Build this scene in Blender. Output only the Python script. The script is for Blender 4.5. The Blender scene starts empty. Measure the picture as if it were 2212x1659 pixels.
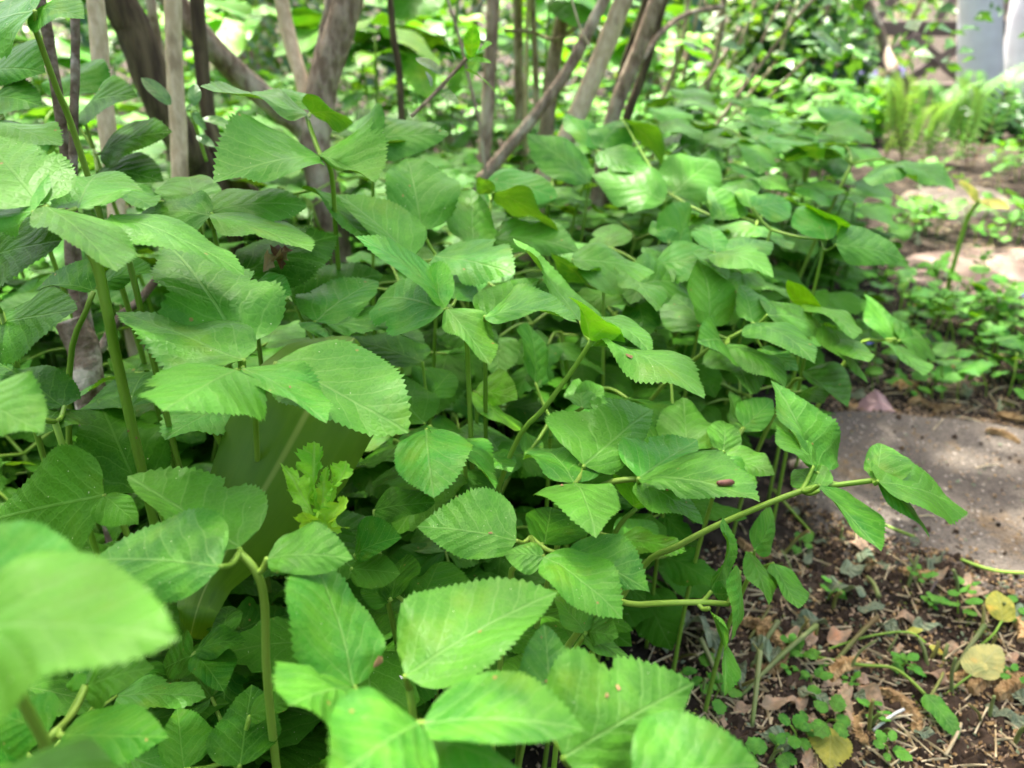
import bpy, math, random
from mathutils import Vector, Matrix, noise
R = math.radians
rnd = random.Random(7)
sc = bpy.context.scene
COL = sc.collection

# ------------------------------------------------------------------ camera, sky, sun, exposure
CAM = Vector((0, 0, 0.45)); PITCH = R(27)
cam = bpy.data.cameras.new('camera'); cam_o = bpy.data.objects.new('camera', cam); COL.objects.link(cam_o)
cam.sensor_width = 36; cam.lens = 27; cam.clip_start = 0.01; cam.clip_end = 500
cam_o.location = CAM; cam_o.rotation_euler = (R(90) - PITCH, 0, 0)
cam.dof.use_dof = True; cam.dof.focus_distance = 0.37; cam.dof.aperture_fstop = 8.6
sc.camera = cam_o
SUN_AZ, SUN_EL = R(-20), R(65)          # azimuth from +Y towards +X
SUN_DIR = Vector((math.sin(SUN_AZ)*math.cos(SUN_EL), math.cos(SUN_AZ)*math.cos(SUN_EL), math.sin(SUN_EL)))
w = bpy.data.worlds.new('World'); sc.world = w; w.use_nodes = True
nt = w.node_tree; nt.nodes.clear()
sky = nt.nodes.new('ShaderNodeTexSky'); sky.sky_type = 'NISHITA'; sky.sun_disc = False
sky.sun_elevation = SUN_EL; sky.sun_rotation = SUN_AZ; sky.dust_density = 6.0; sky.air_density = 1.0; sky.ozone_density = 0.6
bg = nt.nodes.new('ShaderNodeBackground'); bg.inputs['Strength'].default_value = 0.105
wo = nt.nodes.new('ShaderNodeOutputWorld')
wb = nt.nodes.new('ShaderNodeMix'); wb.data_type = 'RGBA'; wb.blend_type = 'MULTIPLY'; wb.inputs[0].default_value = 1; wb.inputs[7].default_value = (1.05, 1.0, .95, 1)   # the photograph's white balance
nt.links.new(sky.outputs[0], wb.inputs[6]); nt.links.new(wb.outputs[2], bg.inputs[0]); nt.links.new(bg.outputs[0], wo.inputs[0])
sun = bpy.data.lights.new('sun', 'SUN'); sun.energy = 5.0; sun.angle = R(1.2); sun.color = (1, 0.95, 0.86)
sun_o = bpy.data.objects.new('sun', sun); COL.objects.link(sun_o)
sun_o.rotation_euler = SUN_DIR.to_track_quat('Z', 'Y').to_euler()
sc.view_settings.view_transform = 'Standard'; sc.view_settings.look = 'None'
sc.view_settings.gamma = 1; sc.view_settings.use_curve_mapping = False
sc.view_settings.exposure = 2.85
sc.cycles.use_denoising = True; sc.cycles.max_bounces = 6; sc.cycles.transmission_bounces = 4; sc.cycles.diffuse_bounces = 3; sc.cycles.glossy_bounces = 2; sc.cycles.caustics_reflective = False; sc.cycles.caustics_refractive = False

# ------------------------------------------------------------------ reading positions off the photograph (2212 x 1659 view)
F = 1659.0
FWD = Vector((0, math.cos(PITCH), -math.sin(PITCH))); UP = Vector((0, math.sin(PITCH), math.cos(PITCH)))
def ray(x, y): return (Vector((1, 0, 0))*((x-1106)/F) + UP*((829.5-y)/F) + FWD).normalized()
def at(x, y, d): return CAM + ray(x, y)*d
def ground(x, y, z=0.0):
    r = ray(x, y); return CAM + r*((z-CAM.z)/r.z)
def project(p):
    v = p - CAM; f = v.dot(FWD)
    if f < 0.02: return None
    return 1106 + F*v.x/f, 829.5 - F*v.dot(UP)/f, v.length
CR = {'A': (0, 0), 'B': (691.2, 0), 'C': (1382.4, 0), 'D': (0, 518.4), 'E': (691.2, 518.4), 'F': (1382.4, 518.4),
      'G': (0, 1036.8), 'H': (691.2, 1036.8), 'I': (1382.4, 1036.8)}
def cp(c, x, y): return CR[c][0] + x*.375, CR[c][1] + y*.375

# ------------------------------------------------------------------ object helpers
def link(o, parent=None):
    COL.objects.link(o)
    if parent: o.parent = parent
    return o
def mesh_obj(name, verts, faces, mat, parent=None, smooth=True, uvs=None):
    me = bpy.data.meshes.new(name); me.from_pydata([tuple(v) for v in verts], [], faces)
    if smooth: me.polygons.foreach_set('use_smooth', [True]*len(me.polygons))
    if uvs is not None:
        ul = me.uv_layers.new(name='UVMap')
        li = [0]*len(me.loops); me.loops.foreach_get('vertex_index', li)
        ul.data.foreach_set('uv', [c for i in li for c in uvs[i]])
    if mat: me.materials.append(mat)
    return link(bpy.data.objects.new(name, me), parent)
def empty(name, loc, rz=0):
    o = bpy.data.objects.new(name, None); o.empty_display_size = .02; o.location = loc; o.rotation_euler.z = rz
    return link(o)
def tag(o, label, cat=None, group=None, kind=None):
    if label: o['label'] = label
    if cat: o['category'] = cat
    if group: o['group'] = group
    if kind: o['kind'] = kind
    return o
def copy_tree(o, parent=None):
    c = o.copy(); COL.objects.link(c); c.parent = parent
    for ch in list(o.children): copy_tree(ch, c)
    return c
def smooth_path(pts, n=4):
    out = []
    P = [pts[0]] + list(pts) + [pts[-1]]
    for i in range(1, len(P)-2):
        for k in range(n):
            t = k/n; a, b, c, d = P[i-1], P[i], P[i+1], P[i+2]
            out.append(.5*((2*b) + (c-a)*t + (2*a-5*b+4*c-d)*t*t + (3*b-a-3*c+d)*t**3))
    out.append(P[-2].copy()); return out
def tube(pts, rads, sides=6, bump=0.0, seed=0, cap=True, ribs=0):
    V, Fc = [], []; n = len(pts); ref = Vector((.31, .17, .93)); prev = None
    for i, p in enumerate(pts):
        t = (pts[min(i+1, n-1)] - pts[max(i-1, 0)])
        t = t.normalized() if t.length > 1e-9 else Vector((0, 0, 1))
        s = (prev - t*prev.dot(t)) if prev else t.cross(ref)
        if s.length < 1e-6: s = t.orthogonal()
        s.normalize(); prev = s; b = t.cross(s)
        r = rads[i] if isinstance(rads, (list, tuple)) else rads
        for k in range(sides):
            a = 2*math.pi*k/sides
            rr = r*(1 + bump*noise.noise(Vector((math.cos(a)*2, math.sin(a)*2, i*.35+seed*7.3)))) * (1 - (ribs if k % 2 else 0))
            V.append(p + s*(math.cos(a)*rr) + b*(math.sin(a)*rr))
    for i in range(n-1):
        for k in range(sides):
            k2 = (k+1) % sides
            Fc.append((i*sides+k, i*sides+k2, (i+1)*sides+k2, (i+1)*sides+k))
    if cap:
        Fc.append(tuple(range(sides))[::-1]); Fc.append(tuple((n-1)*sides+k for k in range(sides)))
    return V, Fc
def merge(parts):
    V, Fc = [], []
    for v, f in parts:
        o = len(V); V += v; Fc += [tuple(i+o for i in q) for q in f]
    return V, Fc

# ------------------------------------------------------------------ materials
def new_mat(name):
    m = bpy.data.materials.new(name); m.use_nodes = True; t = m.node_tree; t.nodes.clear()
    return m, t, (lambda ty, **k: _n(t, ty, **k))
def _n(t, ty, **k):
    n = t.nodes.new(ty)
    for a, v in k.items():
        if a.startswith('i_'): n.inputs[int(a[2:])].default_value = v
        else: setattr(n, a, v)
    return n
def math_n(t, op, a, b=None, c=None):
    n = t.nodes.new('ShaderNodeMath'); n.operation = op
    for i, v in enumerate((a, b, c)):
        if v is None: continue
        if isinstance(v, (int, float)): n.inputs[i].default_value = v
        else: t.links.new(v, n.inputs[i])
    return n.outputs[0]
def mixc(t, f, a, b, mode='MIX'):
    n = t.nodes.new('ShaderNodeMix'); n.data_type = 'RGBA'; n.blend_type = mode
    for k, v in ((0, f), (6, a), (7, b)):
        if isinstance(v, (int, float)): n.inputs[k].default_value = v
        elif isinstance(v, tuple): n.inputs[k].default_value = (*v, 1) if len(v) == 3 else v
        else: t.links.new(v, n.inputs[k])
    return n.outputs[2]
def sstep(t, x, lo, hi):
    n = t.nodes.new('ShaderNodeMapRange'); n.interpolation_type = 'SMOOTHSTEP'
    t.links.new(x, n.inputs[0]); n.inputs[1].default_value = lo; n.inputs[2].default_value = hi
    return n.outputs[0]
def leaf_mat(name, col, vein, trans, spec=0.2, rough=0.42, tr=0.30, veins=True, specks=True, var=0.28, nv=6.0, bump=0.3):
    m, t, N = new_mat(name); L = t.links.new
    uv = N('ShaderNodeUVMap').outputs[0]
    sep = N('ShaderNodeSeparateXYZ'); L(uv, sep.inputs[0])
    u = sep.outputs[0]; vr = math_n(t, 'ABSOLUTE', math_n(t, 'SUBTRACT', sep.outputs[1], 0.5))
    info = N('ShaderNodeObjectInfo'); rndv = info.outputs['Random']
    geo = N('ShaderNodeNewGeometry')
    offs = N('ShaderNodeVectorMath', operation='ADD'); L(uv, offs.inputs[0])
    comb = N('ShaderNodeCombineXYZ'); L(math_n(t, 'MULTIPLY', rndv, 37.0), comb.inputs[0]); L(math_n(t, 'MULTIPLY', rndv, 91.0), comb.inputs[2])
    L(comb.outputs[0], offs.inputs[1])
    big = N('ShaderNodeTexNoise'); big.inputs['Scale'].default_value = 4.5; big.inputs['Detail'].default_value = 3; L(offs.outputs[0], big.inputs['Vector'])
    fine = N('ShaderNodeTexNoise'); fine.inputs['Scale'].default_value = 60; fine.inputs['Detail'].default_value = 3; L(offs.outputs[0], fine.inputs['Vector'])
    hsv = N('ShaderNodeHueSaturation')
    L(math_n(t, 'MULTIPLY_ADD', rndv, 0.034, 0.478), hsv.inputs['Hue'])
    r2 = N('ShaderNodeTexWhiteNoise', noise_dimensions='1D'); L(rndv, r2.inputs['W'])
    L(math_n(t, 'MULTIPLY_ADD', r2.outputs[0], var*2, 1-var), hsv.inputs['Value'])
    hsv.inputs['Color'].default_value = (*col, 1)
    c = hsv.outputs[0]
    c = mixc(t, sstep(t, big.outputs[0], .35, .7), c, tuple(min(1, k*f) for k, f in zip(col, (1.55, 1.28, 1.2))))
    c = mixc(t, math_n(t, 'MULTIPLY', sstep(t, fine.outputs[0], .4, .75), .25), c, tuple(k*.55 for k in col))
    old = N('ShaderNodeTexNoise'); old.inputs['Scale'].default_value = 1.7; old.inputs['Detail'].default_value = 5; L(offs.outputs[0], old.inputs['Vector'])
    c = mixc(t, math_n(t, 'MULTIPLY', sstep(t, old.outputs[0], .58, .74), .55), c, tuple(min(1, k*f) for k, f in zip(col, (2.6, 1.25, .8))))
    hgt = fine.outputs[0]
    if veins:
        arc = math_n(t, 'SUBTRACT', u, math_n(t, 'MULTIPLY', math_n(t, 'POWER', vr, 0.85), 0.95))
        wob = math_n(t, 'MULTIPLY_ADD', big.outputs[0], 0.16, arc)
        sidev = math_n(t, 'MULTIPLY', math_n(t, 'GREATER_THAN', sep.outputs[1], .5), .45)
        fr = math_n(t, 'FRACT', math_n(t, 'ADD', math_n(t, 'MULTIPLY', wob, nv), sidev))
        dist = math_n(t, 'ABSOLUTE', math_n(t, 'SUBTRACT', fr, .5))
        sec = math_n(t, 'SUBTRACT', 1.0, sstep(t, dist, .018, .075))
        sec = math_n(t, 'MULTIPLY', sec, math_n(t, 'SUBTRACT', 1.0, sstep(t, vr, .12, .42)))
        midr = math_n(t, 'SUBTRACT', 1.0, sstep(t, vr, .004, .013))
        vor = N('ShaderNodeTexVoronoi', feature='DISTANCE_TO_EDGE'); vor.inputs['Scale'].default_value = 21; L(offs.outputs[0], vor.inputs['Vector'])
        ter = math_n(t, 'MULTIPLY', math_n(t, 'SUBTRACT', 1.0, sstep(t, vor.outputs[0], .0, .07)), .28)
        allv = math_n(t, 'MAXIMUM', math_n(t, 'MAXIMUM', math_n(t, 'MULTIPLY', sec, .6), math_n(t, 'MULTIPLY', midr, .8)), ter)
        c = mixc(t, math_n(t, 'MULTIPLY', allv, .8), c, vein)
        quil = math_n(t, 'MULTIPLY', math_n(t, 'SUBTRACT', .5, dist), -1.2)
        hgt = math_n(t, 'ADD', math_n(t, 'ADD', math_n(t, 'MULTIPLY', quil, 1.3), math_n(t, 'MULTIPLY', sstep(t, vor.outputs[0], 0, .25), .2)),
                     math_n(t, 'MULTIPLY_ADD', fine.outputs[0], .12, math_n(t, 'MULTIPLY', midr, -.8)))
    if specks:
        sp = N('ShaderNodeTexVoronoi'); sp.inputs['Scale'].default_value = 26; L(offs.outputs[0], sp.inputs['Vector'])
        spm = math_n(t, 'MULTIPLY', math_n(t, 'LESS_THAN', sp.outputs['Distance'], .1), math_n(t, 'GREATER_THAN', N_sep(t, sp.outputs['Color']), .86))
        c = mixc(t, math_n(t, 'MULTIPLY', spm, .75), c, (.55, .6, .42))
        br = N('ShaderNodeTexVoronoi'); br.inputs['Scale'].default_value = 7.5; L(offs.outputs[0], br.inputs['Vector'])
        bm_ = math_n(t, 'MULTIPLY', math_n(t, 'SUBTRACT', 1.0, sstep(t, br.outputs['Distance'], .07, .14)), math_n(t, 'GREATER_THAN', N_sep(t, br.outputs['Color']), .90))
        c = mixc(t, math_n(t, 'MULTIPLY', bm_, .8), c, (.32, .2, .07))
    pb = N('ShaderNodeBsdfPrincipled'); L(c, pb.inputs['Base Color'])
    pb.inputs['Roughness'].default_value = rough; pb.inputs['Specular IOR Level'].default_value = spec
    bp = N('ShaderNodeBump'); bp.inputs['Strength'].default_value = bump; bp.inputs['Distance'].default_value = .0016; L(hgt, bp.inputs['Height']); L(bp.outputs[0], pb.inputs['Normal'])
    tl = N('ShaderNodeBsdfTranslucent'); L(mixc(t, 1.0, c, trans, 'MULTIPLY'), tl.inputs[0])
    mx = N('ShaderNodeMixShader'); mx.inputs[0].default_value = tr
    L(pb.outputs[0], mx.inputs[1]); L(tl.outputs[0], mx.inputs[2])
    o = N('ShaderNodeOutputMaterial'); L(mx.outputs[0], o.inputs[0])
    return m
def strap_mat(name, col, vein, trans, **k):
    m, t, N = new_mat(name); L = t.links.new
    uv = N('ShaderNodeUVMap').outputs[0]; mp = N('ShaderNodeMapping'); mp.inputs['Scale'].default_value = (1.2, 26, 1); L(uv, mp.inputs[0])
    n1 = N('ShaderNodeTexNoise'); n1.inputs['Scale'].default_value = 1; n1.inputs['Detail'].default_value = 4; L(mp.outputs[0], n1.inputs['Vector'])
    n2 = N('ShaderNodeTexNoise'); n2.inputs['Scale'].default_value = 5; n2.inputs['Detail'].default_value = 5; L(uv, n2.inputs['Vector'])
    sep = N('ShaderNodeSeparateXYZ'); L(uv, sep.inputs[0]); vr = math_n(t, 'ABSOLUTE', math_n(t, 'SUBTRACT', sep.outputs[1], .5))
    c = mixc(t, math_n(t, 'MULTIPLY', sstep(t, n1.outputs[0], .35, .68), .4), col, vein)
    c = mixc(t, math_n(t, 'MULTIPLY', sstep(t, n2.outputs[0], .5, .7), .5), c, tuple(x*.6 for x in col))
    c = mixc(t, math_n(t, 'MULTIPLY', math_n(t, 'SUBTRACT', 1.0, sstep(t, vr, .004, .02)), .7), c, (.26, .36, .09))
    pb = N('ShaderNodeBsdfPrincipled'); L(c, pb.inputs['Base Color']); pb.inputs['Roughness'].default_value = .4; pb.inputs['Specular IOR Level'].default_value = .3
    bp = N('ShaderNodeBump'); bp.inputs['Strength'].default_value = .4; bp.inputs['Distance'].default_value = .001; L(n1.outputs[0], bp.inputs['Height']); L(bp.outputs[0], pb.inputs['Normal'])
    tl = N('ShaderNodeBsdfTranslucent'); L(mixc(t, 1.0, c, trans, 'MULTIPLY'), tl.inputs[0]); mx = N('ShaderNodeMixShader'); mx.inputs[0].default_value = .4
    L(pb.outputs[0], mx.inputs[1]); L(tl.outputs[0], mx.inputs[2]); o = N('ShaderNodeOutputMaterial'); L(mx.outputs[0], o.inputs[0]); return m
def N_sep(t, col):
    n = t.nodes.new('ShaderNodeSeparateColor'); t.links.new(col, n.inputs[0]); return n.outputs[0]
def plain_mat(name, c1, c2, scale=20, rough=.8, c3=None, stretch=(1, 1, 1), bump=.3, dist=.003, spec=.3, detail=6, tr=0, rand=0.0):
    m, t, N = new_mat(name); L = t.links.new
    tc = N('ShaderNodeTexCoord'); mp = N('ShaderNodeMapping'); mp.inputs['Scale'].default_value = stretch; L(tc.outputs['Object'], mp.inputs[0])
    n1 = N('ShaderNodeTexNoise'); n1.inputs['Scale'].default_value = scale; n1.inputs['Detail'].default_value = detail; L(mp.outputs[0], n1.inputs['Vector'])
    c = mixc(t, sstep(t, n1.outputs[0], .33, .67), c1, c2)
    if c3:
        n2 = N('ShaderNodeTexNoise'); n2.inputs['Scale'].default_value = scale*.31; n2.inputs['Detail'].default_value = 4; L(mp.outputs[0], n2.inputs['Vector'])
        c = mixc(t, sstep(t, n2.outputs[0], .52, .68), c, c3)
    if rand:
        info = N('ShaderNodeObjectInfo'); hs = N('ShaderNodeHueSaturation'); L(c, hs.inputs['Color'])
        L(math_n(t, 'MULTIPLY_ADD', info.outputs['Random'], rand*2, 1-rand), hs.inputs['Value']); c = hs.outputs[0]
    pb = N('ShaderNodeBsdfPrincipled'); L(c, pb.inputs['Base Color']); pb.inputs['Roughness'].default_value = rough; pb.inputs['Specular IOR Level'].default_value = spec
    bp = N('ShaderNodeBump'); bp.inputs['Strength'].default_value = bump; bp.inputs['Distance'].default_value = dist; L(n1.outputs[0], bp.inputs['Height']); L(bp.outputs[0], pb.inputs['Normal'])
    o = N('ShaderNodeOutputMaterial')
    if tr:
        tl = N('ShaderNodeBsdfTranslucent'); L(c, tl.inputs[0]); mx = N('ShaderNodeMixShader'); mx.inputs[0].default_value = tr
        L(pb.outputs[0], mx.inputs[1]); L(tl.outputs[0], mx.inputs[2]); L(mx.outputs[0], o.inputs[0])
    else: L(pb.outputs[0], o.inputs[0])
    return m
M = {}
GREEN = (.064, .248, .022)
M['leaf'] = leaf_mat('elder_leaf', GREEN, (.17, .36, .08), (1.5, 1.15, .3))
M['deep'] = leaf_mat('elder_leaf_shade_dark', (.034, .15, .008), (.10, .25, .035), (1.5, 1.15, .3), spec=.07)  # darker leaf green: painted shade on shadowed leaves, and random variety elsewhere
M['young'] = leaf_mat('young_backlit_leaf', (.13, .40, .02), (.26, .46, .09), (1.1, 1.2, .4), nv=4, specks=False)  # young leaves; also undersides with the light through them painted in
M['sprout'] = leaf_mat('sprout_leaf', (.22, .54, .04), (.36, .6, .12), (1.3, 1.2, .4), nv=4, specks=False, var=.1)
M['glow'] = leaf_mat('leaf_backlit_tint', (.14, .42, .015), (.26, .46, .05), (1.1, 1.2, .3), specks=False)  # light shining through the blade is put into this colour
M['yellow'] = leaf_mat('yellowing_leaf', (.30, .33, .05), (.42, .42, .12), (1.2, 1.1, .5), var=.12)
M['pale'] = leaf_mat('pale_leaf', (.36, .40, .14), (.42, .42, .2), (1.2, 1.1, .6), var=.12)
M['shrubleaf'] = leaf_mat('shrub_leaf', (.05, .16, .028), (.13, .28, .06), (1.6, 1.5, .4), rough=.3, spec=.5, specks=False, nv=5, bump=.25)
M['crownleaf'] = leaf_mat('crown_leaf', (.055, .15, .025), (.1, .25, .05), (1.7, 1.5, .4), veins=False, specks=False, bump=.1, tr=.4)
M['ivy'] = leaf_mat('ivy_leaf', (.03, .10, .03), (.1, .2, .06), (1.4, 1.4, .5), rough=.32, specks=False, bump=.2, veins=False)
M['fern'] = leaf_mat('fern_leaf', (.11, .26, .06), (.2, .3, .08), (1.2, 1.1, .6), veins=False, specks=False, bump=.1)
M['wilt'] = leaf_mat('wilted_leaf', (.19, .26, .16), (.3, .35, .25), (1, 1, .7), tr=.15, specks=False, rough=.65, spec=.2, bump=1.0, var=.3)
M['strap'] = strap_mat('strap_leaf', (.082, .195, .010), (.11, .23, .02), (1.4, 1.2, .3), veins=False, specks=False, rough=.36, bump=.15, tr=.45)
M['drytan'] = leaf_mat('dry_leaf', (.30, .235, .155), (.26, .2, .13), (1, .9, .7), tr=.15, rough=.7, spec=.2, specks=False, var=.3)
M['stem'] = plain_mat('green_stem', (.17, .33, .03), (.26, .41, .06), 30, .45, stretch=(1, 1, .15), bump=.2, dist=.001, tr=.15, rand=.2)
M['redstem'] = plain_mat('cut_stem', (.16, .2, .045), (.15, .085, .035), 22, .6, c3=(.16, .035, .035), bump=.3, dist=.001, rand=.3)
M['bark'] = plain_mat('shrub_bark', (.17, .115, .075), (.37, .28, .20), 120, .8, c3=(.50, .42, .31), stretch=(1, 1, .5), bump=1, dist=.006)
M['darkbark'] = plain_mat('dark_bark', (.045, .03, .018), (.12, .09, .05), 110, .85, c3=(.24, .21, .10), stretch=(1, 1, .22), bump=1, dist=.006)
M['palebark'] = plain_mat('pale_cane_bark', (.50, .375, .235), (.66, .53, .36), 170, .75, c3=(.33, .24, .15), stretch=(1, 1, .5), bump=.6, dist=.003)
M['lichen'] = plain_mat('lichen_bark', (.11, .075, .05), (.21, .16, .12), 190, .85, c3=(.46, .41, .34), bump=.8, dist=.003)
M['soil'] = plain_mat('soil', (.017, .013, .010), (.046, .036, .027), 55, .95, c3=(.075, .06, .044), bump=1, dist=.012, spec=.1, detail=10)
M['crumb'] = plain_mat('soil_crumb', (.022, .015, .010), (.07, .048, .033), 90, .95, bump=1, dist=.003, spec=.1)
def stone_mat():
    m, t, N = new_mat('stepping_stone'); L = t.links.new
    tc = N('ShaderNodeTexCoord').outputs['Object']
    def tex(ty, sc_, **k):
        n = N(ty, **k); n.inputs['Scale'].default_value = sc_; L(tc, n.inputs['Vector']); return n
    big = tex('ShaderNodeTexNoise', 7); big.inputs['Detail'].default_value = 8; grit = tex('ShaderNodeTexNoise', 420); grit.inputs['Detail'].default_value = 3
    och = tex('ShaderNodeTexNoise', 11); och.inputs['Detail'].default_value = 9; och.inputs['Roughness'].default_value = .7; peb = tex('ShaderNodeTexVoronoi', 170)
    c = mixc(t, sstep(t, big.outputs[0], .35, .66), (.105, .09, .075), (.185, .16, .13))
    c = mixc(t, math_n(t, 'MULTIPLY', sstep(t, och.outputs[0], .53, .66), .65), c, (.23, .155, .075))
    c = mixc(t, sstep(t, grit.outputs[0], .5, .68), c, (.075, .062, .05))
    c = mixc(t, math_n(t, 'MULTIPLY', math_n(t, 'LESS_THAN', peb.outputs['Distance'], .28), math_n(t, 'GREATER_THAN', N_sep(t, peb.outputs['Color']), .72)), c, (.33, .29, .24))
    pb = N('ShaderNodeBsdfPrincipled'); L(c, pb.inputs['Base Color']); pb.inputs['Roughness'].default_value = .9; pb.inputs['Specular IOR Level'].default_value = .15
    h = math_n(t, 'ADD', math_n(t, 'MULTIPLY', big.outputs[0], 1.6), math_n(t, 'SUBTRACT', grit.outputs[0], math_n(t, 'MULTIPLY', peb.outputs['Distance'], .5)))
    bp = N('ShaderNodeBump'); bp.inputs['Strength'].default_value = 1; bp.inputs['Distance'].default_value = .0035; L(h, bp.inputs['Height']); L(bp.outputs[0], pb.inputs['Normal'])
    o = N('ShaderNodeOutputMaterial'); L(pb.outputs[0], o.inputs[0]); return m
M['stone'] = stone_mat()
M['pinkstone'] = plain_mat('pink_stone', (.13, .09, .07), (.18, .13, .10), 40, .85, c3=(.3, .23, .19), bump=.6, dist=.003)
M['chip'] = plain_mat('stone_chip', (.24, .15, .145), (.34, .235, .22), 60, .8, bump=.5, dist=.002)
M['catkin'] = plain_mat('catkin', (.24, .145, .06), (.44, .30, .14), 150, .9, bump=.8, dist=.002, rand=.3)
M['wood'] = plain_mat('weathered_wood', (.065, .05, .045), (.155, .12, .11), 14, .85, c3=(.2, .155, .145), stretch=(.12, 1, 1), bump=.7, dist=.004)
M['birch'] = plain_mat('white_bark', (.50, .49, .53), (.58, .58, .62), 7, .65, c3=(.40, .38, .38), stretch=(1, 1, 2.2), bump=.2, dist=.004)
M['wire'] = plain_mat('wire', (.09, .17, .17), (.14, .22, .22), 50, .5, bump=.1)
M['blue'] = plain_mat('blue_petal', (.19, .17, .62), (.3, .26, .75), 80, .6, bump=.1, tr=.3)
M['violet'] = plain_mat('violet_petal', (.3, .24, .6), (.45, .38, .7), 80, .6, bump=.1, tr=.3)
M['white'] = plain_mat('white_petal', (.75, .75, .68), (.82, .82, .78), 80, .6, bump=.1, tr=.3)
M['brown'] = plain_mat('brown_husk', (.10, .03, .018), (.26, .11, .06), 120, .5, bump=.5, dist=.001, spec=.5)
M['cutgreen'] = plain_mat('cut_green_stem', (.13, .19, .045), (.2, .22, .09), 40, .55, c3=(.17, .12, .06), bump=.3, dist=.001, rand=.3)
M['straw'] = plain_mat('straw', (.34, .27, .15), (.45, .38, .24), 60, .7, bump=.3, dist=.001, rand=.25)
M['moss'] = plain_mat('moss', (.10, .16, .02), (.24, .28, .04), 90, .9, bump=.8, dist=.002)

# ------------------------------------------------------------------ leaf meshes
WMAX = .37
def wprof(u, a=.52, b=.90):
    if u <= 0 or u >= 1: return 0.0
    k = a/(a+b); return (u**a*(1-u)**b)/(k**a*(1-k)**b)
def leaf_geo(B, T, SL, SR, n, teeth=17, amp=.075, bow=.06, fold=.08, cup=-.06, wav=.03, seed=0, cols=(1, .68, .34), lobes=(), ab=(.52, .90), tip_curl=0.0):
    """ovate toothed blade: midrib B->T, half-width vectors SL / SR, upper side n"""
    a = T-B; ln = a.length; V, UV, Fc = [], [], []
    rows = 2*teeth+1; nc = len(cols)*2+1; asp = (SL.length+SR.length)/(2*ln)
    rg = random.Random(seed); ph = rg.uniform(0, 9)
    for i in range(rows+1):
        u = i/rows; w0 = wprof(u, *ab)
        for j in range(nc):
            side = -1 if j < nc//2 else (1 if j > nc//2 else 0)
            q = cols[j] if j < nc//2 else (cols[nc-1-j] if j > nc//2 else 0)
            S = SL if side < 0 else SR
            ww = w0; uu = u
            for (ls, lu, ld, lw) in lobes:
                if ls == side: ww *= 1-ld*math.exp(-((u-lu)/lw)**2)
            if q == 1 and 0 < i < rows:
                jit = .6+.8*rg.random()
                if i % 2 == 1: uu = u+amp*.28*jit*min(1, w0*3); ww += amp*jit*min(1, w0*2.5)
                else: ww -= amp*.15
            lat = q*ww
            h = bow*4*u*(1-u) - .0*u
            h += fold*lat*asp + cup*(lat*asp)**2*6 - tip_curl*max(0, u-.55)**2*3
            h += wav*math.sin(u*7+ph+side*1.3)*lat + wav*.8*noise.noise(Vector((u*3+seed, side*lat*2, ph)))*(.3+lat)
            h *= ln*min(1, (u*6))
            p = B + a*uu + S*lat + n*h
            V.append(p); UV.append((uu, .5+side*lat*asp))
    for i in range(rows):
        for j in range(nc-1):
            Fc.append((i*nc+j, i*nc+j+1, (i+1)*nc+j+1, (i+1)*nc+j))
    return V, Fc, UV
def proto_leaf(seed, asp=.68, **k):
    """unit leaflet along +X lying in XY, upper side +Z"""
    rg = random.Random(seed)
    V, Fc, UV = leaf_geo(Vector((0, 0, 0)), Vector((1, 0, 0)), Vector((0, asp/2*rg.uniform(.88, 1.12), 0)), Vector((0, -asp/2*rg.uniform(.88, 1.12), 0)), Vector((0, 0, 1)), seed=seed, **k)
    me = bpy.data.meshes.new('leaflet'); me.from_pydata([tuple(v) for v in V], [], Fc)
    me.polygons.foreach_set('use_smooth', [True]*len(me.polygons))
    ul = me.uv_layers.new(name='UVMap'); li = [0]*len(me.loops); me.loops.foreach_get('vertex_index', li)
    ul.data.foreach_set('uv', [c for i in li for c in UV[i]])
    return me
def fit_normal(B, pT, pL, pR, d, under, prior=None, asp=.70, want=.075):
    """the blade's plane: the tilt for which the traced tip and sides make a natural leaf"""
    rB = (B-CAM).normalized()
    prior = prior or (Vector((.0, .75, .55)).normalized() if under else Vector((.06, -.30, 1)).normalized())
    best = None; rays = [ray(*p) for p in (pT, pL, pR)]
    for ti in range(0, 86, 5):
        for az in range(0, 360, 12):
            n = Vector((math.sin(R(ti))*math.cos(R(az)), math.sin(R(ti))*math.sin(R(az)), math.cos(R(ti))))
            f = n.dot(rB)
            if (f > -.16 and not under) or (f < .12 and under): continue
            P = []
            for r in rays:
                q = r.dot(n)
                if abs(q) < .05: break
                s = (B-CAM).dot(n)/q
                if not .55*d < s < 1.7*d: break
                P.append(CAM+r*s)
            if len(P) < 3: continue
            T, L, Rr = P; a = T-B; ln = a.length; res = []
            for X in (L, Rr):
                uu = max(.16, min(.62, (X-B).dot(a)/ln**2)); S = (X-B-a*uu)
                Sp = S - a*(S.dot(a)/ln**2); sh = abs(S.dot(a)/ln**2)
                res.append((Sp*(1/max(.5, wprof(uu))), sh))
            wl, wr = res[0][0].length, res[1][0].length
            ang = math.degrees(math.acos(max(-1, min(1, n.dot(prior)))))
            cost = (((wl+wr)/ln-asp)/.17)**2 + ((wl-wr)/max(1e-5, wl+wr)/.3)**2 + (ang/32)**2 + ((ln-want)/.03)**2 + (res[0][1]**2+res[1][1]**2)*12
            if best is None or cost < best[0]: best = (cost, n, T, res[0][0], res[1][0])
    return best

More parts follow.
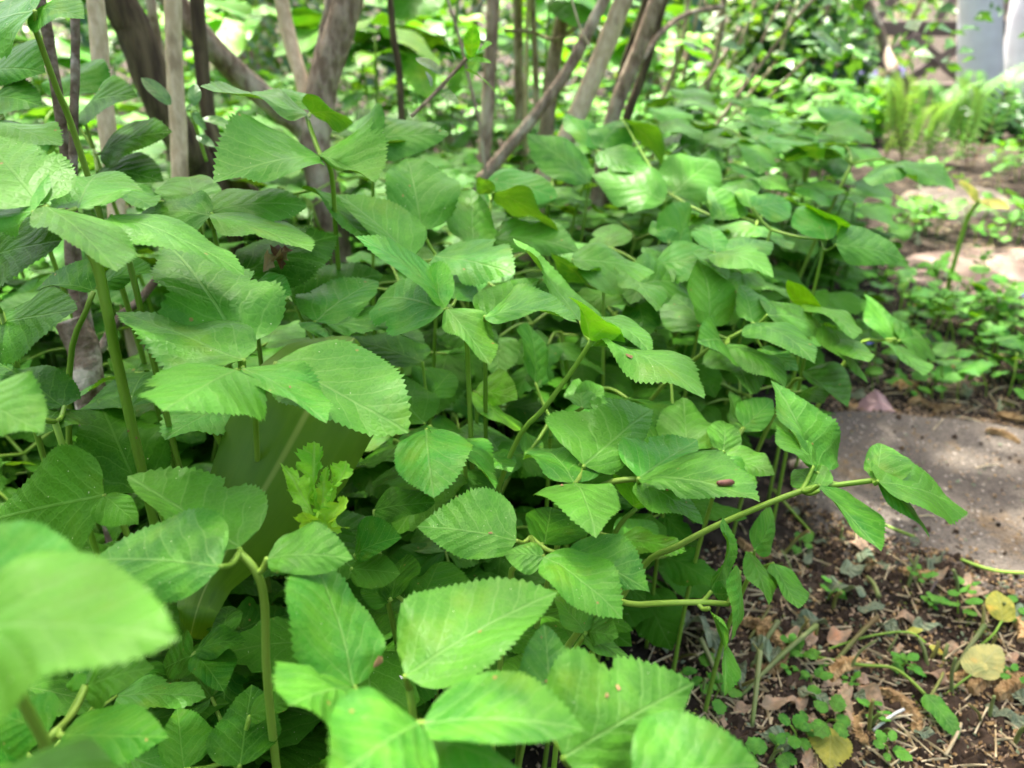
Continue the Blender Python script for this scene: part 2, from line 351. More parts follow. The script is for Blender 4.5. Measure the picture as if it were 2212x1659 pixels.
# ------------------------------------------------------------------ plants read off the photograph, leaf by leaf
# each leaf: crop, base, tip, two sides, distance, options (u underside, l lobed, d dark with painted shade, y young and painted backlight, p yellow-green painted backlight)
HERO = [
 ('ground elder plant with a bent stalk rising against the left shrub canes', [('A',205,170,.46),('A',330,520,.47),('A',480,930,.49)],
  ['A 200 60 490 110 330 -10 380 170 .46', 'A 200 60 -200 180 50 -20 80 215 .45']),
 ('broad pale green ground elder plant with a jagged drooping lobe below the pale cane', [('A',230,1200,.37),('D',520,60,.375),('D',620,420,.38),('D',695,790,.40)],
  ['A 230 1180 -120 760 380 960 -200 1150 .37 l', 'A 440 1200 590 985 395 1060 720 1190 .38 l', 'A 270 1190 675 1565 700 1330 330 1370 .36', 'A 190 1220 -220 1270 0 1110 60 1285 .365']),
 ('ground elder leaf in deep shade under the broad pale one', None, ['A -150 1500 360 1380 150 1260 200 1620 .43 d', 'D -20 480 450 400 250 300 200 600 .46 d']),
 ('ground elder plant holding a narrow folded leaf with a bright lower edge', None,
  ['A 640 1240 1410 1590 1060 1320 900 1440 .385']),
 ('ground elder plant with three spread leaflets and a dark lobed one, below the forked trunk', None,
  ['A 1215 1240 800 1240 1010 1150 1120 1365 .47', 'A 1190 1225 1770 1190 1450 1070 1600 1290 .48 l', 'A 1220 1230 1795 1450 1570 1255 1480 1370 .46', 'A 1130 1170 1080 1020 930 1150 1220 1060 .5']),
 ('tall ground elder plant with two tiers of leaflets standing before the forked trunk', [('A',1765,670,.53),('A',1840,880,.50),('A',1910,1000,.50),('A',1945,1480,.53)],
  ['A 1840 900 1230 1050 1480 758 1640 1062 .49', 'A 1840 890 2165 1060 2020 748 2000 1000 .49', 'A 1770 650 1150 500 1420 505 1480 605 .53', 'A 1790 650 2035 705 1860 600 1900 722 .53 u', 'A 1790 635 1620 510 1800 560 1680 590 .55']),
 ('ground elder plant with one leaflet pointing up and one falling to the left, sunlit edge', None,
  ['B 530 1490 90 1120 460 1200 235 1315 .51', 'B 590 1330 500 910 400 1130 792 1180 .55', 'B 880 1400 870 1085 750 1330 1000 1250 .57']),
 ('ground elder plant with pale undersides catching the sun beside the forked trunk', None,
  ['B 300 800 745 770 520 668 600 865 .62', 'B 240 810 490 900 360 790 350 872 .62 u', 'B 330 790 150 750 260 655 250 805 .62']),
 ('ground elder plant with a yellow-green folded leaflet arched over its neighbours', None,
  ['B 1000 1110 1380 1350 1180 1170 1080 1240 .6 u', 'B 1000 1110 915 1020 960 1030 940 1120 .61 u', 'B 960 1040 1370 1140 1080 975 1180 1195 .76']),
 ('ground elder plant with a shaded rounded leaflet and a sun fleck on its tip', None, ['B 1000 1370 1500 1460 1210 1245 1250 1465 .6', 'E 660 90 1120 200 850 -15 820 235 .5 l']),
 ('ground elder plant with a sun-flecked drooping leaflet beside the slanting canes', None, ['B 1550 1050 1190 770 1400 800 1290 960 .8']),
 ('three-leaflet ground elder plant on a bare stalk among the slanting canes', [('B',1600,865,.85),('B',1560,980,.86),('B',1470,1230,.88)],
  ['B 1600 860 1415 650 1570 745 1440 760 .85', 'B 1610 850 1760 700 1585 720 1795 820 .85', 'B 1610 870 1885 1012 1800 860 1720 990 .84']),
 ('wide ground elder plant with rounded blue-green leaflets behind the butterfly-shaped one', None,
  ['B 1985 1160 1565 1010 1860 1000 1680 1160 .78', 'B 1740 680 1995 1000 1890 800 1820 850 .87 u', 'C 200 1110 430 925 220 920 390 1165 .8', 'C 480 1270 400 1065 550 1110 405 1200 .72']),
 ('leaning ground elder plant with steep folded leaflets showing yellow-green undersides', [('E',1560,585,.40),('E',1475,720,.405),('E',1300,960,.42),('E',1100,1230,.44)],
  ['E 1500 470 1112 -10 1380 190 1310 280 .42', 'E 1560 580 1430 325 1620 450 1480 430 .40 uy', 'E 1570 575 1760 590 1640 480 1650 590 .40 uy', 'E 1590 600 2215 915 1900 650 1800 770 .40', 'E 1600 440 1910 660 1790 510 1700 600 .43']),
 ('ground elder plant with long leaflets fanned around one stalk in the middle of the patch', [('E',740,380,.43),('E',835,540,.43),('E',855,800,.45),('E',872,1190,.47)],
  ['E 740 360 200 -20 510 90 460 230 .43', 'E 720 400 333 340 520 205 530 537 .415', 'E 735 395 980 722 965 450 780 540 .405', 'E 780 345 690 185 670 220 885 300 .46']),
 ('ground elder plant with a dull twisted leaflet behind the leaning stalk', None, ['E 945 450 1270 225 1000 260 1160 360 .425 d', 'E 950 440 1482 475 1240 338 1130 490 .405']),
 ('ground elder plant with a sun-striped leaflet behind the leaning one', None,
  ['E 1450 110 1930 190 1650 65 1700 275 .56', 'E 1530 250 1330 80 1490 120 1390 200 .57 u', 'E 1750 190 1940 415 1905 290 1790 300 .55', 'E 1840 250 2115 290 1990 168 1950 372 .59']),
 ('blue-green ground elder plant with upright pointed leaflet and two tiers of drooping ones', [('F',650,490,.56),('F',510,570,.56),('F',350,660,.57),('F',50,940,.6)],
  ['F 400 500 330 108 265 240 480 290 .56', 'F 645 475 580 255 562 370 745 375 .555', 'F 735 430 1065 505 880 370 860 525 .555', 'F 655 478 1008 712 860 505 770 640 .545',
   'F 380 515 165 310 310 345 200 500 .57', 'F 485 600 330 590 400 510 430 718 .54', 'F 510 598 838 850 730 650 600 730 .535', 'F 490 660 640 890 625 740 480 770 .56', 'F 700 615 912 755 840 640 770 755 .56']),
 ('ground elder plant with one yellow sunlit leaflet among blue-green ones', None,
  ['F 870 350 1045 385 900 268 920 392 .64 up', 'F 990 375 1232 572 1150 430 1050 480 .62', 'F 1060 490 1312 825 1180 620 1100 650 .6', 'F 1140 570 1318 705 1260 590 1180 690 .61']),
 ('outermost upright ground elder plant leaning over the small weeds', [('F',1470,570,.74),('F',1380,580,.75),('F',1250,620,.77)],
  ['F 1470 600 1290 310 1430 420 1330 500 .75', 'F 1490 570 1430 440 1400 510 1500 500 .76', 'F 1500 575 1645 580 1540 500 1590 690 .75', 'F 1420 585 1632 785 1560 640 1490 690 .74']),
 ('ground elder plant drooping to the corner of the large stepping stone', [('F',940,800,.6),('F',850,860,.62)],
  ['F 940 760 1198 962 1120 730 1020 860 .6', 'F 1080 720 1190 890 1150 740 1110 830 .62 u', 'F 930 870 1060 940 1010 830 950 960 .64 d']),
 ('butterfly-shaped ground elder plant with four smooth rounded leaflets', None,
  ['C 430 1450 400 1298 328 1390 502 1370 .6', 'C 410 1450 502 1612 470 1490 355 1500 .6', 'C 500 1440 765 1395 640 1365 640 1468 .61', 'C 430 1455 772 1600 690 1490 560 1575 .59']),
 ('ground elder plant with one broad upright leaflet beside the butterfly-shaped one', None, ['C 205 1455 290 1165 125 1250 305 1330 .67', 'C 165 1400 75 1270 150 1290 100 1380 .66']),
 ('heart-shaped ground elder plant in the thick of the patch', None, ['C 650 1195 865 1165 750 1125 720 1270 .72', 'C 640 1200 600 1088 565 1160 685 1140 .73', 'C 1080 1380 960 1185 1040 1230 890 1310 .66']),
 ('ground elder plant with a long leaflet hanging over the pink stone', None, ['C 1130 1410 1525 1495 1290 1312 1330 1525 .66', 'C 1050 1330 1210 1290 1060 1210 1150 1345 .7 up']),
 ('round-leaved ground elder plant below the leaning one', None, ['F 270 1200 250 905 118 1020 392 1010 .48', 'F 180 820 160 640 90 740 260 740 .52 d']),
 ('ground elder plant with curled leaflets deep behind the arching stalk', None,
  ['F 590 1080 515 870 610 930 530 1010 .5', 'F 600 1080 765 920 650 900 745 1040 .5', 'F 480 1220 480 1042 385 1130 552 1120 .47', 'F 480 1240 778 1355 650 1200 620 1355 .46', 'F 430 1240 662 1442 570 1300 490 1350 .45']),
 ('ground elder plant with an arching yellow-green stalk reaching over the stepping stone', [('F',1350,1385,.44),('F',1150,1410,.44),('F',930,1445,.43),('I',480,245,.43),('I',220,380,.435),('I',0,520,.45)],
  ['F 1015 1335 753 808 1050 1050 840 1110 .44', 'F 1000 1300 780 1065 890 1130 850 1220 .435', 'F 1035 1445 890 1320 990 1290 910 1445 .43', 'I 1035 30 1390 412 1290 120 1170 200 .42',
   'F 1360 1385 1390 1172 1303 1270 1545 1320 .44', 'F 1370 1388 1882 1562 1640 1375 1590 1560 .43', 'I 1362 0 1668 335 1530 100 1490 160 .44']),
 ('ground elder plant with a large square-lobed leaflet above the arching stalk', [('E',1520,1300,.375),('E',1470,1400,.38)],
  ['E 1520 1300 1922 975 1420 940 1740 1290 .37 l', 'E 1470 1400 1250 1200 1470 1250 1280 1370 .36', 'E 1470 1400 1590 1720 1718 1560 1320 1580 .355']),
 ('deeply lobed ground elder plant with a brown husk lying on its blade', [('E',1840,1375,.375),('E',1640,1410,.38),('E',1560,1560,.40)],
  ['E 1835 1370 2175 1150 1790 1140 2120 1330 .37 l', 'E 1835 1375 2535 1510 2260 1265 2230 1490 .36', 'E 1835 1380 2212 1642 2060 1440 1940 1580 .37']),
 ('small bright cupped ground elder leaf under the lobed one', [('H',1820,165,.41),('H',1670,365,.42)], ['H 1800 150 1970 145 1810 20 1900 165 .41 uy', 'H 1810 150 1705 60 1800 50 1720 130 .41 d']),
 ('ground elder plant with an oval leaflet crossed by the shadow of a stalk', [('H',1215,330,.35),('H',1120,500,.36),('H',1090,630,.37)],
  ['H 1130 350 558 270 930 85 850 445 .345', 'H 1290 370 1330 155 1185 270 1515 330 .35 d', 'H 1290 440 1742 802 1620 490 1280 600 .325', 'H 1400 430 1902 645 1640 335 1650 600 .34', 'H 1290 440 1062 430 1170 378 1190 535 .325']),
 ('foreground ground elder plant with a huge unfolded leaflet marked by an orange scar', None, ['H 490 1130 1368 648 570 740 930 1140 .265']),
 ('blurred foreground ground elder plant with a long smooth oval leaflet', None, ['H 590 1400 1522 1442 960 1155 1080 1565 .228', 'H 570 1400 40 1760 250 1250 450 1800 .222', 'H 640 1490 1260 1760 920 1530 680 1820 .235']),
 ('foreground ground elder plant with a broad blue-green leaflet beside the bare soil', None, ['H 1400 1600 2158 1170 1500 1010 1980 1490 .25 l', 'H 1330 1450 1290 832 1155 1090 1475 1130 .275', 'H 1800 1710 2533 1640 2180 1385 2200 1850 .228']),
 ('ground elder plant with a steep upright leaflet in the foreground', None, ['G 2040 1190 1770 433 1635 930 2050 740 .275', 'G 2050 1210 1665 1300 1650 1050 1960 1390 .27']),
 ('ground elder plant with three light leaflets on a purple-jointed stalk', [('G',1380,420,.30),('G',1475,530,.30),('G',1525,720,.31),('G',1545,1220,.34)],
  ['G 1270 500 543 465 1050 203 1080 642 .285', 'G 1380 390 733 -25 1490 110 920 225 .305', 'G 1540 450 2035 455 1760 280 1850 540 .295']),
 ('very close blurred ground elder plant with a large light green leaf', None, ['G -350 850 1032 915 330 470 250 1245 .20', 'G -250 600 470 430 130 258 280 640 .23']),
 ('ground elder leaf low in the foreground, blurred, above the dark oval leaves', None, ['G -220 1720 740 1690 250 1555 200 1860 .21']),
 ('ground elder plant with dark oval leaflets under the close blurred leaf', [('G',330,1440,.31),('G',300,1480,.31),('G',250,1560,.33)],
  ['G 280 1450 -60 1330 150 1228 140 1562 .31 d', 'G 360 1470 972 1480 680 1278 650 1640 .30 d', 'G 500 1190 892 1080 720 1000 640 1285 .325 d', 'G 490 1180 380 1180 430 1130 440 1220 .33 d']),
 ('low ground elder plant with a spotted round leaflet near the soil', None, ['G 1060 1670 1020 1315 935 1430 1220 1510 .37 d', 'G 1380 1650 1450 1178 1235 1430 1590 1400 .355 d', 'G 1440 1360 1690 1260 1560 1200 1580 1360 .36 d']),
 ('low crinkled strawberry-like seedling with three toothed leaflets', [('G',1125,1000,.41),('G',1010,1180,.44)],
  ['G 1125 1000 1290 1222 1355 1030 1120 1130 .41 d', 'G 1130 980 1420 930 1240 872 1280 1005 .41 d', 'G 1115 1010 930 1100 990 945 1050 1130 .41 d', 'G 1290 880 1320 725 1220 800 1392 800 .43 d']),
 ('ground elder plant with five wide overlapping leaflets above the strap leaf', [('D',1390,720,.35),('D',1510,890,.36),('D',1470,1000,.39)],
  ['D 1405 690 663 408 1110 450 940 645 .345', 'D 1390 620 960 30 960 480 1660 500 .37 l', 'D 1360 748 935 985 960 710 1450 930 .335', 'D 1400 735 1882 1062 1730 760 1570 905 .34', 'D 1590 700 2352 1112 1960 590 1880 1060 .365']),
 ('shaded ground elder plant with two brown specks on its leaf, left of the strap leaf', None, ['D 800 1450 560 920 440 1120 960 1230 .43 d', 'D 740 960 910 755 555 880 930 910 .45 d']),
 ('heart-shaped ground elder leaf spread flat above the close blurred leaf', None, ['D 600 1470 -70 1620 300 1272 380 1860 .37 d', 'D 600 1470 800 1640 780 1530 620 1640 .37 d']),
 ('ground elder leaf entering beside the lichen-covered base of a cane', None, ['D -180 900 252 1112 120 820 20 1150 .31', 'D 370 960 -50 680 440 830 60 960 .43 d', 'D 370 970 215 1135 240 985 460 1080 .44 d']),
 ('ground elder leaf behind the thick green stalk on the left', [('D',540,300,.48),('D',500,400,.48),('D',400,770,.5)], ['D 540 290 205 290 380 175 400 315 .48 d', 'D 560 270 880 190 700 120 740 250 .48 d']),
 ('ground elder leaf that carries a brown dried scrap', None, ['A 1400 1570 1948 1358 1560 1350 1760 1610 .475 d', 'D 1440 270 1685 320 1560 220 1580 345 .46']),
 ('ground elder plant with three leaflets in half shade behind the fanned one', [('D',1815,470,.48),('D',1830,620,.5)], ['D 1815 470 2180 238 1820 290 2095 420 .47', 'D 1810 470 1930 600 1700 440 1830 600 .475', 'E 40 475 602 602 330 440 300 565 .47', 'D 1700 380 2205 200 1850 120 2010 390 .51 d']),
 ('ground elder plant with a long dark leaflet under the fanned leaflets', None, ['E 600 1060 222 645 540 770 320 880 .44 d', 'E 590 700 100 560 330 530 380 720 .48 d', 'E 640 900 760 760 600 740 780 860 .5 d']),
 ('ground elder plant with a toothed shield-shaped leaf beside the strap leaf', None, ['E 610 1090 655 1482 838 1270 450 1210 .405', 'E 630 1070 1012 1442 890 1200 780 1260 .415', 'E 1050 1240 885 1040 1080 1110 890 1200 .45', 'E 960 1230 1105 1335 1060 1220 990 1330 .45']),
 ('pale young ground elder plant in the shade between two stalks', None, ['E 890 870 1138 920 1000 770 1050 960 .48 y', 'E 900 880 1122 1102 1070 970 950 970 .475 y']),
 ('ground elder plant with a narrow upright leaflet under the leaning one', None, ['E 1240 820 1200 478 1122 600 1284 690 .5', 'E 1250 850 1180 780 1200 830 1260 800 .5', 'E 1510 965 1490 795 1420 880 1565 870 .46', 'E 1520 965 1625 840 1540 820 1620 920 .465', 'E 1180 1240 1280 1160 1170 1120 1260 1230 .46']),
 ('low ground elder plant with small dark leaflets beside the young sprout', None, ['H 200 430 472 330 290 245 350 445 .37 d', 'H 180 510 462 540 330 440 310 625 .37 d', 'H 410 690 500 425 400 560 565 560 .37 d', 'H 580 745 700 465 570 560 860 640 .38 d', 'H 310 170 665 130 450 50 500 215 .39 d', 'H 400 700 230 630 330 620 330 740 .375 d']),
 ('low ground elder plant with speckled leaflets at the foot of the oval-leaved one', None, ['H 1530 880 1350 670 1510 730 1410 830 .345', 'H 1530 880 1722 905 1640 780 1620 960 .35', 'H 1520 900 1780 1020 1660 920 1600 1000 .345', 'H 1150 1180 1190 1000 1060 1080 1240 1090 .36 d']),
 ('thin-stalked ground elder plant with narrow hanging leaflets over the bare soil', [('I',510,715,.37),('I',330,705,.365),('I',0,718,.37),('H',1590,755,.39)],
  ['I 412 640 470 205 408 460 502 590 .365', 'I 575 520 524 922 597 640 510 760 .37', 'I 400 740 486 1247 462 880 410 860 .36']),
 ('ground elder plant with three small drooping leaflets above the wilted leaves', None, ['I 660 405 752 155 635 290 758 310 .48', 'I 640 420 742 722 752 570 640 560 .47', 'I 770 480 912 742 885 520 800 620 .475']),
 ('dark ground elder plant spreading behind the pale cane', None, ['A 470 640 795 560 640 510 630 695 .64 d', 'A 580 880 995 760 750 705 770 905 .62 d', 'A 560 990 945 1050 760 895 740 1085 .62 d', 'A 360 560 560 340 380 400 600 470 .66 d']),
 ('dark ground elder plant with toothed leaflets at the far left edge of the patch', None, ['A -60 420 262 420 90 265 100 490 .6 d', 'A -60 560 245 612 60 495 80 695 .58 d', 'A -60 700 352 842 130 690 100 835 .55']),
 ('ground elder leaf with a small yellow sun fleck below the left canes', None, ['A 640 1080 890 1190 800 1070 700 1170 .52', 'A 700 1120 830 1060 720 1060 800 1130 .53 d', 'A 1820 1090 2120 1400 2010 1180 1860 1240 .55 d']),
]
occl = {}
def occ_mark(quad, d):
    xs = [q[0] for q in quad]; ys = [q[1] for q in quad]
    cx, cy = sum(xs)/4, sum(ys)/4
    for gx in range(int(min(xs)//20), int(max(xs)//20)+1):
        for gy in range(int(min(ys)//20), int(max(ys)//20)+1):
            X, Y = gx*20+10, gy*20+10; ins = True; sg = 0
            for i in range(4):
                a, b = quad[i], quad[(i+1) % 4]; cr = (b[0]-a[0])*(Y-a[1])-(b[1]-a[1])*(X-a[0])
                if sg == 0: sg = 1 if cr > 0 else -1
                elif cr*sg < 0: ins = False; break
            if ins: occl[(gx, gy)] = min(occl.get((gx, gy), 9), d)
def stem_tube(pts, r0, r1, n=4):
    sp = smooth_path(pts, n); k = len(sp)
    return tube(sp, [r0+(r1-r0)*i/(k-1) for i in range(k)], 8, ribs=.14)
hero_count = 0; HERO_LEAF = {}
def build_hero(idx, label, stem, leaves):
    fits = []
    for li, s in enumerate(leaves):
        p = s.split(); c = p[0]; v = [float(x) for x in p[1:9]]; d = float(p[9]); opt = p[10] if len(p) > 10 else ''
        pts = [cp(c, v[k], v[k+1]) for k in (0, 2, 4, 6)]
        B = at(*pts[0], d)
        fit = fit_normal(B, pts[1], pts[2], pts[3], d, 'u' in opt)
        if fit is None: print('NOFIT', idx, s); continue
        fits.append((B, fit, opt, pts, d))
        occ_mark([pts[0], pts[2], pts[1], pts[3]], d)
    if not fits: return
    if stem:
        path = [at(*cp(c, x, y), d) for c, x, y, d in stem]
        J = path[0]
    else:
        J = sum((f[0] for f in fits), Vector())/len(fits); J = J - Vector((0, -.006, .012)); path = [J]
    last = path[-1]; dirn = (path[-1]-path[-2]) if len(path) > 1 else Vector((rnd.uniform(-.02, .01), rnd.uniform(.0, .05), -.1))
    dirn.normalize(); dirn = Vector((dirn.x*.5, dirn.y*.5, -1))
    z = last.z
    if z > .02:
        path.append(last + dirn*(z*.5)); g = last + dirn*(z*1.0); g.x = last.x+dirn.x*z*.7; g.y = last.y+dirn.y*z*.7; g.z = -.004; path.append(g)
    base = path[-1].copy(); base.z = 0
    root = empty('ground_elder_plant', base); tag(root, label, 'plant', 'ground elder plants in the near part of the patch')
    loc = [q-base for q in reversed(path)]
    V, Fc = stem_tube(loc, .0025, .0022) if 'jagged drooping' in label else stem_tube(loc, .0019, .0014)
    mesh_obj('stem', V, Fc, M['stem'], root)
    for li, (B, (cost, n, T, SL, SR), opt, pts, d) in enumerate(fits):
        # petiole to the nearest point on the stem
        q = min(path, key=lambda w_: (w_-B).length) if stem else J
        if (q-B).length > .004:
            mid = (q+B)/2 - Vector((0, 0, .002)); V, Fc = stem_tube([q-base, mid-base, B-base], .0013, .0010)
            mesh_obj('petiole', V, Fc, M['stem'], root)
        sd = idx*31+li*7; rg = random.Random(sd)
        lob = ()
        if 'l' in opt: lob = ((-1, .52, .34, .07), (1, .47, .26, .06))
        ln = (T-B).length
        if rg.random() < .3 and not lob and ln > .05: lob = ((rg.choice((-1, 1)), rg.uniform(.3, .55), .25, .05),)
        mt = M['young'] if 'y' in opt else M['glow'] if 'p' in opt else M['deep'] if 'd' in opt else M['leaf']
        V, Fc, UV = leaf_geo(B-base, T-base, SL*1.07, SR*1.07, n, teeth=27, amp=.052, bow=rg.uniform(.0, .11), fold=rg.uniform(-.08, .16), cup=rg.uniform(-.12, .02), wav=rg.uniform(.03, .09), seed=sd, cols=(1, .8, .55, .28), lobes=lob, ab=(rg.uniform(.46, .58), rg.uniform(.88, 1.08)))
        HERO_LEAF[(idx, li)] = (B, T, SL, SR, n)
        mesh_obj('leaflet', V, Fc, mt, root, uvs=UV)
        if cost > 9: print('POORFIT %d.%d cost %.1f len %.3f w %.3f %.3f' % (idx, li, cost, ln, SL.length, SR.length))
for i, (lb, st, lv) in enumerate(HERO): build_hero(i, lb, st, lv)
# ------------------------------------------------------------------ the ground and the stepping stones
def gz(x, y):
    s = noise.noise(Vector((x*2.1, y*2.1, 3)))*.012 + noise.noise(Vector((x*9, y*9, 1)))*.006 + noise.noise(Vector((x*34, y*34, 5)))*.0035
    return s
def axis(lo, hi, near, step):
    a = []; v = 0.0
    while v < hi: a.append(v); v += step if v < near else step*(1+(v-near)*6)
    b = []; v = -step
    while v > lo: b.append(v); v -= step if -v < near else step*(1+(-v-near)*6)
    return b[::-1]+a
xs = axis(-60, 60, 1.5, .016); ys = [y+.4 for y in axis(-60, 60, 1.2, .016)]
V = [Vector((x, y, gz(x, y) if abs(x) < 6 and abs(y) < 8 else 0)) for y in ys for x in xs]
nx = len(xs); Fc = [(j*nx+i, j*nx+i+1, (j+1)*nx+i+1, (j+1)*nx+i) for j in range(len(ys)-1) for i in range(nx-1)]
tag(mesh_obj('ground', V, Fc, M['soil']), 'dark crumbly garden soil under the plants', kind='structure')
def slab(px, name, label, mat, h=.03, sub=60, z0=-.03):
    P = [ground(x, y, .01) for x, y in px]; c = sum(P, Vector())/len(P); c.z = 0
    outl = smooth_path([p-c for p in P]+[P[0]-c], 8)[:-1]; n = len(outl); V, Fc = [], []
    rings = 14
    for k in range(rings):
        f = 1-k/rings
        for i, p in enumerate(outl):
            q = Vector((p.x*f, p.y*f, 0)); w_ = c+q
            e = 1+.03*noise.noise(Vector((w_.x*14, w_.y*14, 2)))*(1 if k == 0 else .4)
            zz = h + .004*noise.noise(Vector((w_.x*7, w_.y*7, 9))) + .0018*noise.noise(Vector((w_.x*40, w_.y*40, 4)))
            if k == 0: zz -= .007
            V.append(Vector((q.x*e, q.y*e, zz)))
    V.append(Vector((0, 0, h)))
    b0 = len(V)
    for p in outl: V.append(Vector((p.x*1.015, p.y*1.015, z0)))
    for k in range(rings-1):
        for i in range(n): Fc.append((k*n+i, k*n+(i+1) % n, (k+1)*n+(i+1) % n, (k+1)*n+i))
    for i in range(n):
        Fc.append(((rings-1)*n+i, (rings-1)*n+(i+1) % n, rings*n)); Fc.append((b0+i, b0+(i+1) % n, (i+1) % n, i))
    o = mesh_obj(name, V, Fc, mat); o.location = c
    return tag(o, label, 'stepping stone', 'stepping stones of the path')
SLABS = [slab([(1690, 930), (1790, 880), (2010, 885), (2250, 925), (2480, 1060), (2560, 1250), (2380, 1380), (2212, 1318), (2040, 1245), (1860, 1195), (1745, 1110)], 'stepping_stone', 'large grey stepping stone with an ochre stain beside the arching stalk', M['stone'], .009),
         slab([(1930, 600), (1960, 548), (2100, 532), (2300, 540), (2380, 600), (2250, 632), (2080, 632)], 'stepping_stone', 'pinkish stepping stone strewn with sunlit straw', M['pinkstone'], .008),
         slab([(1935, 440), (1960, 408), (2060, 398), (2160, 410), (2190, 445), (2080, 462)], 'stepping_stone', 'farthest brownish stepping stone before the fern', M['stone'], .008)]
def edge_x(y): return .10 + (y-.434)*.62 + max(0, y-.9)*.10

# ------------------------------------------------------------------ shrubs: stems traced from the photograph, crowns above them
def up_extend(path, rise, spread):
    d = (path[-1]-path[-2]).normalized(); p = path[-1].copy(); out = []
    for k in range(4):
        d = (d+Vector((spread[0]*.12, spread[1]*.12, .12))).normalized(); p = p+d*(rise/4/max(.35, d.z)); out.append(p.copy())
    return out
def shrub_stem(root, base, name, px, d, wpx, mat, rise=1.0, spread=(0, 0), todown=True, bump=.12, green=False):
    """px listed from the top of the picture downwards"""
    ds = d if isinstance(d, (list, tuple)) else [d]*len(px)
    top = [at(x, y, q) for (x, y), q in zip(px, ds)]
    path = top[::-1]
    if todown:
        b = path[0]; dr = (path[0]-path[1]).normalized(); k = .4*b.z
        g = Vector((b.x+dr.x*k, b.y+dr.y*k, -.01)); path = [g, (g*.45+b*.55)+Vector((0, 0, .005))]+path
    r1 = .84*wpx/2*ds[0]/F; n0 = len(path)
    if rise: path += up_extend(path, rise, spread)
    sp = smooth_path(path, 7); k = len(sp); zt = max(.3, max(p.z for p in sp))
    rad = [r1*(1.22-.30*min(1, max(0, p.z)/.45) - .62*max(0, (p.z-.5)/max(.1, zt-.45))*.8) for p in sp]
    V, Fc = tube([p-base for p in sp], [max(.0012, r) for r in rad], 12, bump=bump, seed=wpx+px[0][0])
    return mesh_obj(name, V, Fc, mat, root)
def leaf_cloud(name, parent, base, blobs, count, size, mat, seed, flat=.5, dens=None):
    rg = random.Random(seed); V, Fc, UV = [], [], []
    tot = sum(b[3]*b[4]*b[5] for b in blobs)
    for (cx, cy, cz, rx, ry, rz) in blobs:
        for _ in range(int(count*rx*ry*rz/tot)):
            while True:
                q = Vector((rg.uniform(-1, 1), rg.uniform(-1, 1), rg.uniform(-1, 1)))
                if q.length < 1: break
            p = Vector((cx+q.x*rx, cy+q.y*ry, cz+q.z*rz))
            if noise.noise(p*2.6+Vector((seed, 0, 0))) < -.12: continue
            if dens and not dens(p): continue
            s = size*rg.uniform(.6, 1.3); d = Vector((rg.gauss(0, 1), rg.gauss(0, 1), rg.gauss(-.2, .5))).normalized()
            up = Vector((rg.gauss(0, flat), rg.gauss(0, flat), 1)); sd = d.cross(up)
            if sd.length < .1: continue
            sd.normalize(); nn = sd.cross(d); o = len(V)
            for (a, b, h, uu, vv) in ((0, 0, 0, 0, .5), (.42, .3, .05, .42, .8), (1, 0, -.1, 1, .5), (.42, -.3, .05, .42, .2), (.45, 0, -.02, .45, .5)):
                V.append(p+d*(a*s)+sd*(b*s)+nn*(h*s)-base); UV.append((uu, vv))
            Fc += [(o, o+4, o+1), (o+1, o+4, o+2), (o, o+3, o+4), (o+4, o+3, o+2)]
    return mesh_obj(name, V, Fc, mat, parent, uvs=UV)
def narrow_leaf(parent, base, crop, B, T, wid, d, mat, dT=None, roll=0):
    b = at(*cp(crop, *B), d); t = at(*cp(crop, *T), dT or d); a = t-b
    n = (Vector((.1, -.5, .85)) - a*(Vector((.1, -.5, .85)).dot(a)/a.length_squared)).normalized()
    n = Matrix.Rotation(roll, 3, a.normalized()) @ n
    s = a.normalized().cross(n)*(a.length*wid/2)
    V, Fc, UV = leaf_geo(b-base, t-base, -s, s, n, teeth=10, amp=.0, bow=.06, fold=.2, wav=.02, seed=int(B[0]+T[1]), ab=(.7, .85))
    mesh_obj('leaf', V, Fc, mat, parent, uvs=UV)
def twig(parent, base, crop, pts, d, r, mat):
    V, Fc = tube([p-base for p in smooth_path([at(*cp(crop, *q), d) for q in pts], 4)], r, 6); mesh_obj('twig', V, Fc, mat, parent)

b1 = ground(700, 560); b1.z = 0
s1 = empty('shrub', b1); tag(s1, 'forked shrub with thick grey-brown trunk and one diagonal dark limb', 'shrub', 'multi-stemmed shrubs behind the ground elder')
shrub_stem(s1, b1, 'stem', [(765, -60), (735, 60), (700, 170), (688, 250), (680, 320), (705, 430)], 1.02, 72, M['bark'], 1.1, (.2, .1))
shrub_stem(s1, b1, 'stem', [(345, -40), (430, 72), (520, 165), (600, 232), (668, 290)], [.98, .98, 1, 1.01, 1.03], 56, M['bark'], 1.0, (-.6, 0), todown=False)
shrub_stem(s1, b1, 'stem', [(722, -40), (700, 70), (676, 175), (672, 250)], 1.035, 26, M['bark'], .9, (.1, .4), todown=False)
shrub_stem(s1, b1, 'stem', [(600, -40), (620, 60), (648, 160), (680, 270)], [1.08, 1.07, 1.05, 1.03], 34, M['palebark'], .9, (-.2, .3), todown=False)
shrub_stem(s1, b1, 'stem', [(235, -40), (290, 70), (335, 190), (385, 290), (450, 375), (560, 450)], [.92, .92, .92, .93, .96, 1.0], 80, M['darkbark'], 1.0, (-.5, .1))
twig(s1, b1, 'B', [(525, 672), (640, 560), (760, 430), (845, 335)], .62, .0016, M['bark'])
